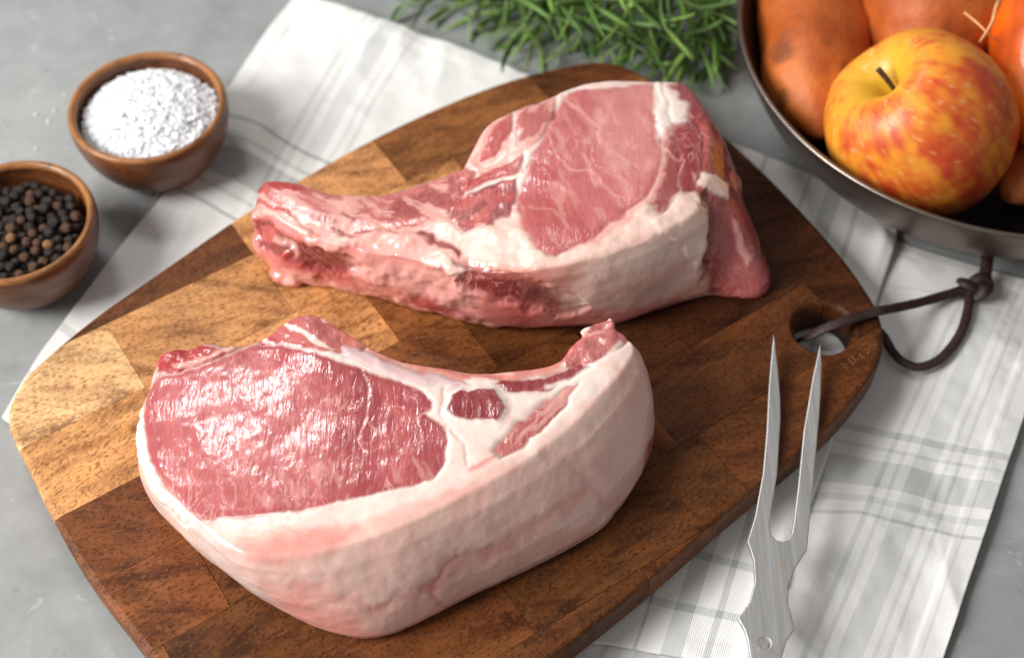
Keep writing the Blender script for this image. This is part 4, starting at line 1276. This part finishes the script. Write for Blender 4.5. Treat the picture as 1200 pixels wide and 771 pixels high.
# ------------------------------------------------------------------ herb bunch
def herbs():
    t = NT('herb_leaf')
    oi = t.n('ShaderNodeObjectInfo')
    n = t.noise(t.coord(scale=(60, 400, 60)), 1.0, 3, 0.6)
    c = t.ramp(oi.outputs['Random'], [(0.0, lin(48, 84, 26)), (0.5, lin(84, 128, 46)), (1.0, lin(134, 170, 80))])
    c = t.mix(t.ramp(n, [(0.4, 0.0), (0.8, 0.35)]), c, lin(160, 190, 120))
    t.set(Base_Color=c, Roughness=0.45, Subsurface_Weight=0.1, Subsurface_Scale=0.001)
    leafm = t.m
    stemm = m_flat('herb_stem', lin(128, 160, 84), 0.5)
    leaves = []
    for k in range(10):
        L = rng.uniform(0.018, 0.034); w = rng.uniform(0.0011, 0.0017); bend = rng.uniform(-0.5, 0.9); tw = rng.uniform(-0.3, 0.3)
        V, Fc = [], []
        m = 8
        for i in range(m + 1):
            s = i / m
            ww = w * (math.sin(math.pi * min(1, s * 0.9 + 0.08)) ** 0.6) if i < m else 0.00008
            ang = bend * s
            x, z = L * s * math.cos(ang * 0.6), L * s * math.sin(ang * 0.6)
            ct, st_ = math.cos(tw * s), math.sin(tw * s)
            for (yy, zz) in ((-1, 0.30), (0, -0.15), (1, 0.30), (0, 0.12)):
                V.append((x, ww * (yy * ct), z + ww * (zz + yy * st_)))
        for i in range(m):
            for q in range(4):
                Fc.append((i * 4 + q, i * 4 + (q + 1) % 4, (i + 1) * 4 + (q + 1) % 4, (i + 1) * 4 + q))
        Fc += [(3, 2, 1, 0), (m * 4, m * 4 + 1, m * 4 + 2, m * 4 + 3)]
        me = mesh_np('leaf', V, Fc); me.materials.append(leafm)
        leaves.append(me)
    sprigs = [  # base px, mid px, tip px, heights
        ((640, -70), (560, -22), (462, 10), .012, .010, .006), ((690, -80), (600, -25), (520, 12), .02, .018, .010), ((680, -70), (610, -5), (562, 32), .014, .012, .005),
        ((720, -60), (650, 5), (598, 46), .026, .022, .010), ((730, -70), (660, 0), (620, 55), .012, .010, .004), ((760, -70), (700, 5), (672, 60), .030, .024, .008),
        ((790, -70), (740, 10), (700, 58), .016, .014, .006), ((800, -80), (765, 0), (735, 75), .034, .028, .010), ((830, -70), (800, 15), (765, 80), .014, .012, .005),
        ((850, -60), (832, 20), (792, 88), .028, .022, .008), ((860, -50), (850, 25), (826, 78), .014, .012, .006), ((700, -60), (760, 20), (835, 52), .040, .036, .020),
        ((650, -50), (700, 10), (770, 38), .044, .038, .026), ((620, -60), (660, 8), (720, 34), .036, .030, .022), ((760, -50), (800, 0), (850, 20), .046, .040, .03),
        ((560, -60), (600, -5), (650, 20), .03, .028, .02), ((840, -70), (780, -20), (700, 0), .05, .046, .034), ((780, -60), (690, -25), (600, -4), .04, .036, .026), ((820, -30), (840, 30), (846, 62), .03, .024, .012)]
    for si, (b, m, e, zb, zm, ze) in enumerate(sprigs):
        pth = catmull([P(*b, zb), P(*m, zm), P(*e, ze)], 14, False)
        lab = 'thin green rosemary sprig in the bunch on the table behind the board'
        lab = {0: 'rosemary sprig reaching farthest left out of the bunch', 1: 'second rosemary sprig from the left end of the bunch',
               9: 'rosemary sprig whose tip hangs over the far corner of the cutting board', 10: 'rosemary sprig with its tip beside the pan rim',
               6: 'rosemary sprig whose tip touches the far edge of the cutting board', 3: 'rosemary sprig pointing at the white towel from the bunch'}.get(si, lab)
        root = empty('rosemary_sprig', pth[0], lab, 'herb sprig', 'rosemary sprigs in the bunch')
        a, f = tube(pth, np.linspace(0.0009, 0.0005, len(pth)), 8)
        link('stem', mesh_np('stem', a, f), stemm, root)
        seg = np.r_[0, np.cumsum(np.linalg.norm(np.diff(pth, axis=0), axis=1))]
        s = 0.004
        k = 0
        while s < seg[-1] - 0.001:
            p = np.array([np.interp(s, seg, pth[:, j]) for j in range(3)])
            q = np.array([np.interp(min(s + 0.002, seg[-1]), seg, pth[:, j]) for j in range(3)])
            t_ = (q - p) / (np.linalg.norm(q - p) + 1e-9)
            az = k * 2.4 + rng.uniform(-0.4, 0.4)
            sd = np.cross(t_, (0, 0, 1)); sd /= np.linalg.norm(sd); u_ = np.cross(sd, t_)
            out = math.cos(az) * sd + math.sin(az) * u_
            spread = rng.uniform(0.35, 0.95)
            dr = t_ * math.cos(spread) + out * math.sin(spread)
            if p[2] + dr[2] * 0.02 < 0.002: dr[2] = max(dr[2], (0.002 - p[2]) / 0.02)
            x = Vector(dr).normalized()
            z = (Vector(out) - x * x.dot(Vector(out))).normalized()
            y = z.cross(x)
            M = Matrix((x, y, z)).transposed().to_4x4()
            M.translation = Vector(p)
            px_ = to_px(p[None])[0]
            if px_[1] > -60:
                o = bpy.data.objects.new('leaf', leaves[int(rng.integers(10))])
                COL.objects.link(o)
                o.parent = root
                o.matrix_parent_inverse = Matrix.Translation(-Vector(pth[0]))
                sc = rng.uniform(0.8, 1.15) * (0.75 if s > seg[-1] - 0.006 else 1)
                o.matrix_basis = M @ Matrix.Diagonal((sc, sc, sc, 1))
            s += rng.uniform(0.0021, 0.0034)
            k += 1


herbs()


# ------------------------------------------------------------------ carving fork
def fork():
    def fz(v):
        return 0.0278 - (v - 393) / (771 - 393) * 0.0098 if v < 771 else max(0.0045, 0.0180 - (v - 771) * 0.00004)
    left = [(907, 390), (904.5, 412), (902, 439), (900, 470), (898.6, 503), (894, 554), (884.6, 605), (876, 633.6), (883, 656), (884.6, 681), (878, 705), (864.5, 724), (872, 737), (876, 750), (879, 771), (880, 800), (878, 860)]
    right = [(907, 390), (912, 433), (914.5, 465), (915, 490), (911, 554), (905, 592), (902, 615), (904, 626), (910, 632), (917, 634), (923, 632), (928, 624), (930, 612), (935.6, 567), (942, 503), (953, 439), (961.5, 401),
             (963, 426.5), (962, 460), (960, 490), (954.7, 547.6), (949.6, 605), (946, 643), (932, 665), (924, 686), (924, 707), (931.5, 736), (922, 750), (916, 771), (914, 800), (916, 860)]
    ol = left[::-1] + right[1:]
    t = NT('brushed_fork_steel')
    n = t.noise(t.coord(scale=(900, 26, 60)), 1.0, 3, 0.6)
    rust = t.noise(t.coord(scale=(320, 160, 100)), 1.0, 4, 0.6, 0.5)
    area_ = t.noise(t.coord(), 30, 2, 0.5)
    c = t.ramp(n, [(0.3, lin(180, 179, 177)), (0.7, lin(204, 203, 201))])
    rf = t.math('MULTIPLY', t.ramp(rust, [(0.58, 0.0), (0.66, 0.5)]), t.ramp(area_, [(0.45, 0.0), (0.6, 1.0)]))
    sy = t.n('ShaderNodeSeparateXYZ'); tc_ = t.n('ShaderNodeTexCoord'); t.l(tc_.outputs['Object'], sy.inputs[0])
    rf = t.math('MULTIPLY', rf, t.ramp(t.math('MULTIPLY_ADD', sy.outputs[1], -8.0, 0.0), [(0.42, 0.0), (0.52, 1.0)]))
    c = t.mix(rf, c, lin(150, 104, 62))
    t.set(Base_Color=c, Metallic=t.math('SUBTRACT', 0.72, t.math('MULTIPLY', rf, 0.6)), Roughness=t.ramp(n, [(0.3, 0.40), (0.7, 0.46)]), Normal=t.bump(t.noise(t.coord(scale=(500, 30, 60)), 1.0, 3, 0.5), 0.00005, 0.6))
    edge = m_flat('fork_edge_steel', lin(196, 194, 190), 0.25, 1.0, ns=300, amp=0.08)
    top = [P(u, v, fz(v)) for u, v in ol]
    hc = P(896, 753, fz(753))
    hole = [hc + np.array([0.0021 * math.cos(a), 0.0021 * math.sin(a), 0]) for a in np.linspace(0, 2 * math.pi, 25)[:-1]]
    bm = bmesh.new()
    th = Vector((0, 0, -0.0017))
    A = [bm.verts.new(p) for p in top]
    Hh = [bm.verts.new(p) for p in hole]
    ea = [bm.edges.new((A[i], A[(i + 1) % len(A)])) for i in range(len(A))]
    eh = [bm.edges.new((Hh[i], Hh[(i + 1) % len(Hh)])) for i in range(len(Hh))]
    bmesh.ops.triangle_fill(bm, use_beauty=True, use_dissolve=False, edges=ea + eh)
    bmesh.ops.recalc_face_normals(bm, faces=bm.faces)
    for f in bm.faces:
        if f.normal.z < 0: f.normal_flip()
    fs = bm.faces[:]
    ret = bmesh.ops.extrude_face_region(bm, geom=fs)
    nv = [g for g in ret['geom'] if isinstance(g, bmesh.types.BMVert)]
    bmesh.ops.translate(bm, verts=nv, vec=-th * 0)
    # the extruded copy stays on top, the old one drops to the underside
    for v in A + Hh: v.co += th
    bmesh.ops.recalc_face_normals(bm, faces=bm.faces)
    rim_e = [e for e in bm.edges if len(e.link_faces) == 2 and all(v in set(nv) for v in e.verts) and abs(e.link_faces[0].normal.z - e.link_faces[1].normal.z) > 0.5]
    bmesh.ops.bevel(bm, geom=rim_e, offset=0.00045, segments=2, affect='EDGES', profile=0.5)
    me = bpy.data.meshes.new('fork_blade'); bm.to_mesh(me); bm.free()
    root = empty('carving_fork', P(900, 700, 0.0035), 'two pronged steel carving fork leaning on the board edge at right', 'fork')
    link('fork_blade', me, t.m, root)


fork()


# ------------------------------------------------------------------ leather cord
def cord():
    t = NT('brown_leather')
    n = t.noise(t.coord(), 600, 4, 0.6)
    t.set(Base_Color=t.ramp(n, [(0.3, lin(30, 17, 16)), (0.7, lin(58, 35, 32))]), Roughness=0.6, Normal=t.bump(n, 0.0004, 0.7))
    root = empty('leather_cord', P(1143, 335, 0.004), 'dark brown leather cord knotted in a loop through the board hole', 'cord')

    def strand(nm, pts, r, flat):
        pth = catmull([P(*q) for q in pts], 8, False)
        a, f = tube(pth, r, 12, flat)
        a = np.array(a) + 0.00012 * np.stack([vnoise(np.array(a) * 900, s) for s in (1, 2, 3)], 1)
        link(nm, mesh_np(nm, a, f), t.m, root)
    strand('cord_strand', [(938, 398, 0.010), (948, 394, 0.016), (966, 385, 0.0215), (990, 376, BT + 0.0030), (1012, 369, BT + 0.0020), (1032, 364, BT + 0.0016), (1048, 361, 0.0185), (1080, 354, 0.0125), (1108, 346, 0.0100), (1130, 339, 0.0095), (1142, 335, 0.0100)], 0.0023, 0.42)
    strand('cord_strand', [(1010, 370, 0.0042), (1034, 392, 0.0044), (1046, 412, 0.0052), (1060, 425, 0.0056), (1078, 430, 0.0060), (1098, 423, 0.0066), (1114, 408, 0.0072), (1127, 388, 0.0080), (1134, 365, 0.0086), (1136, 348, 0.0090), (1140, 338, 0.0095)], 0.0020, 0.55)
    strand('cord_end', [(1148, 338, 0.0090), (1154, 324, 0.0095), (1156, 312, 0.0100), (1157, 300, 0.0105)], 0.0026, 0.6)
    # overhand knot
    c = P(1144, 336, 0.0095)
    kp = []
    for i in range(41):
        a = 2 * math.pi * i / 40
        x = (math.sin(a) + 2 * math.sin(2 * a)) / 3
        y = (math.cos(a) - 2 * math.cos(2 * a)) / 3
        z = -math.sin(3 * a)
        kp.append(c + np.array([x * 0.0062, y * 0.0050, z * 0.0022]))
    a, f = tube(kp, 0.0025, 12, 0.6, cap=False)
    link('knot', mesh_np('knot', a, f), t.m, root)


cord()
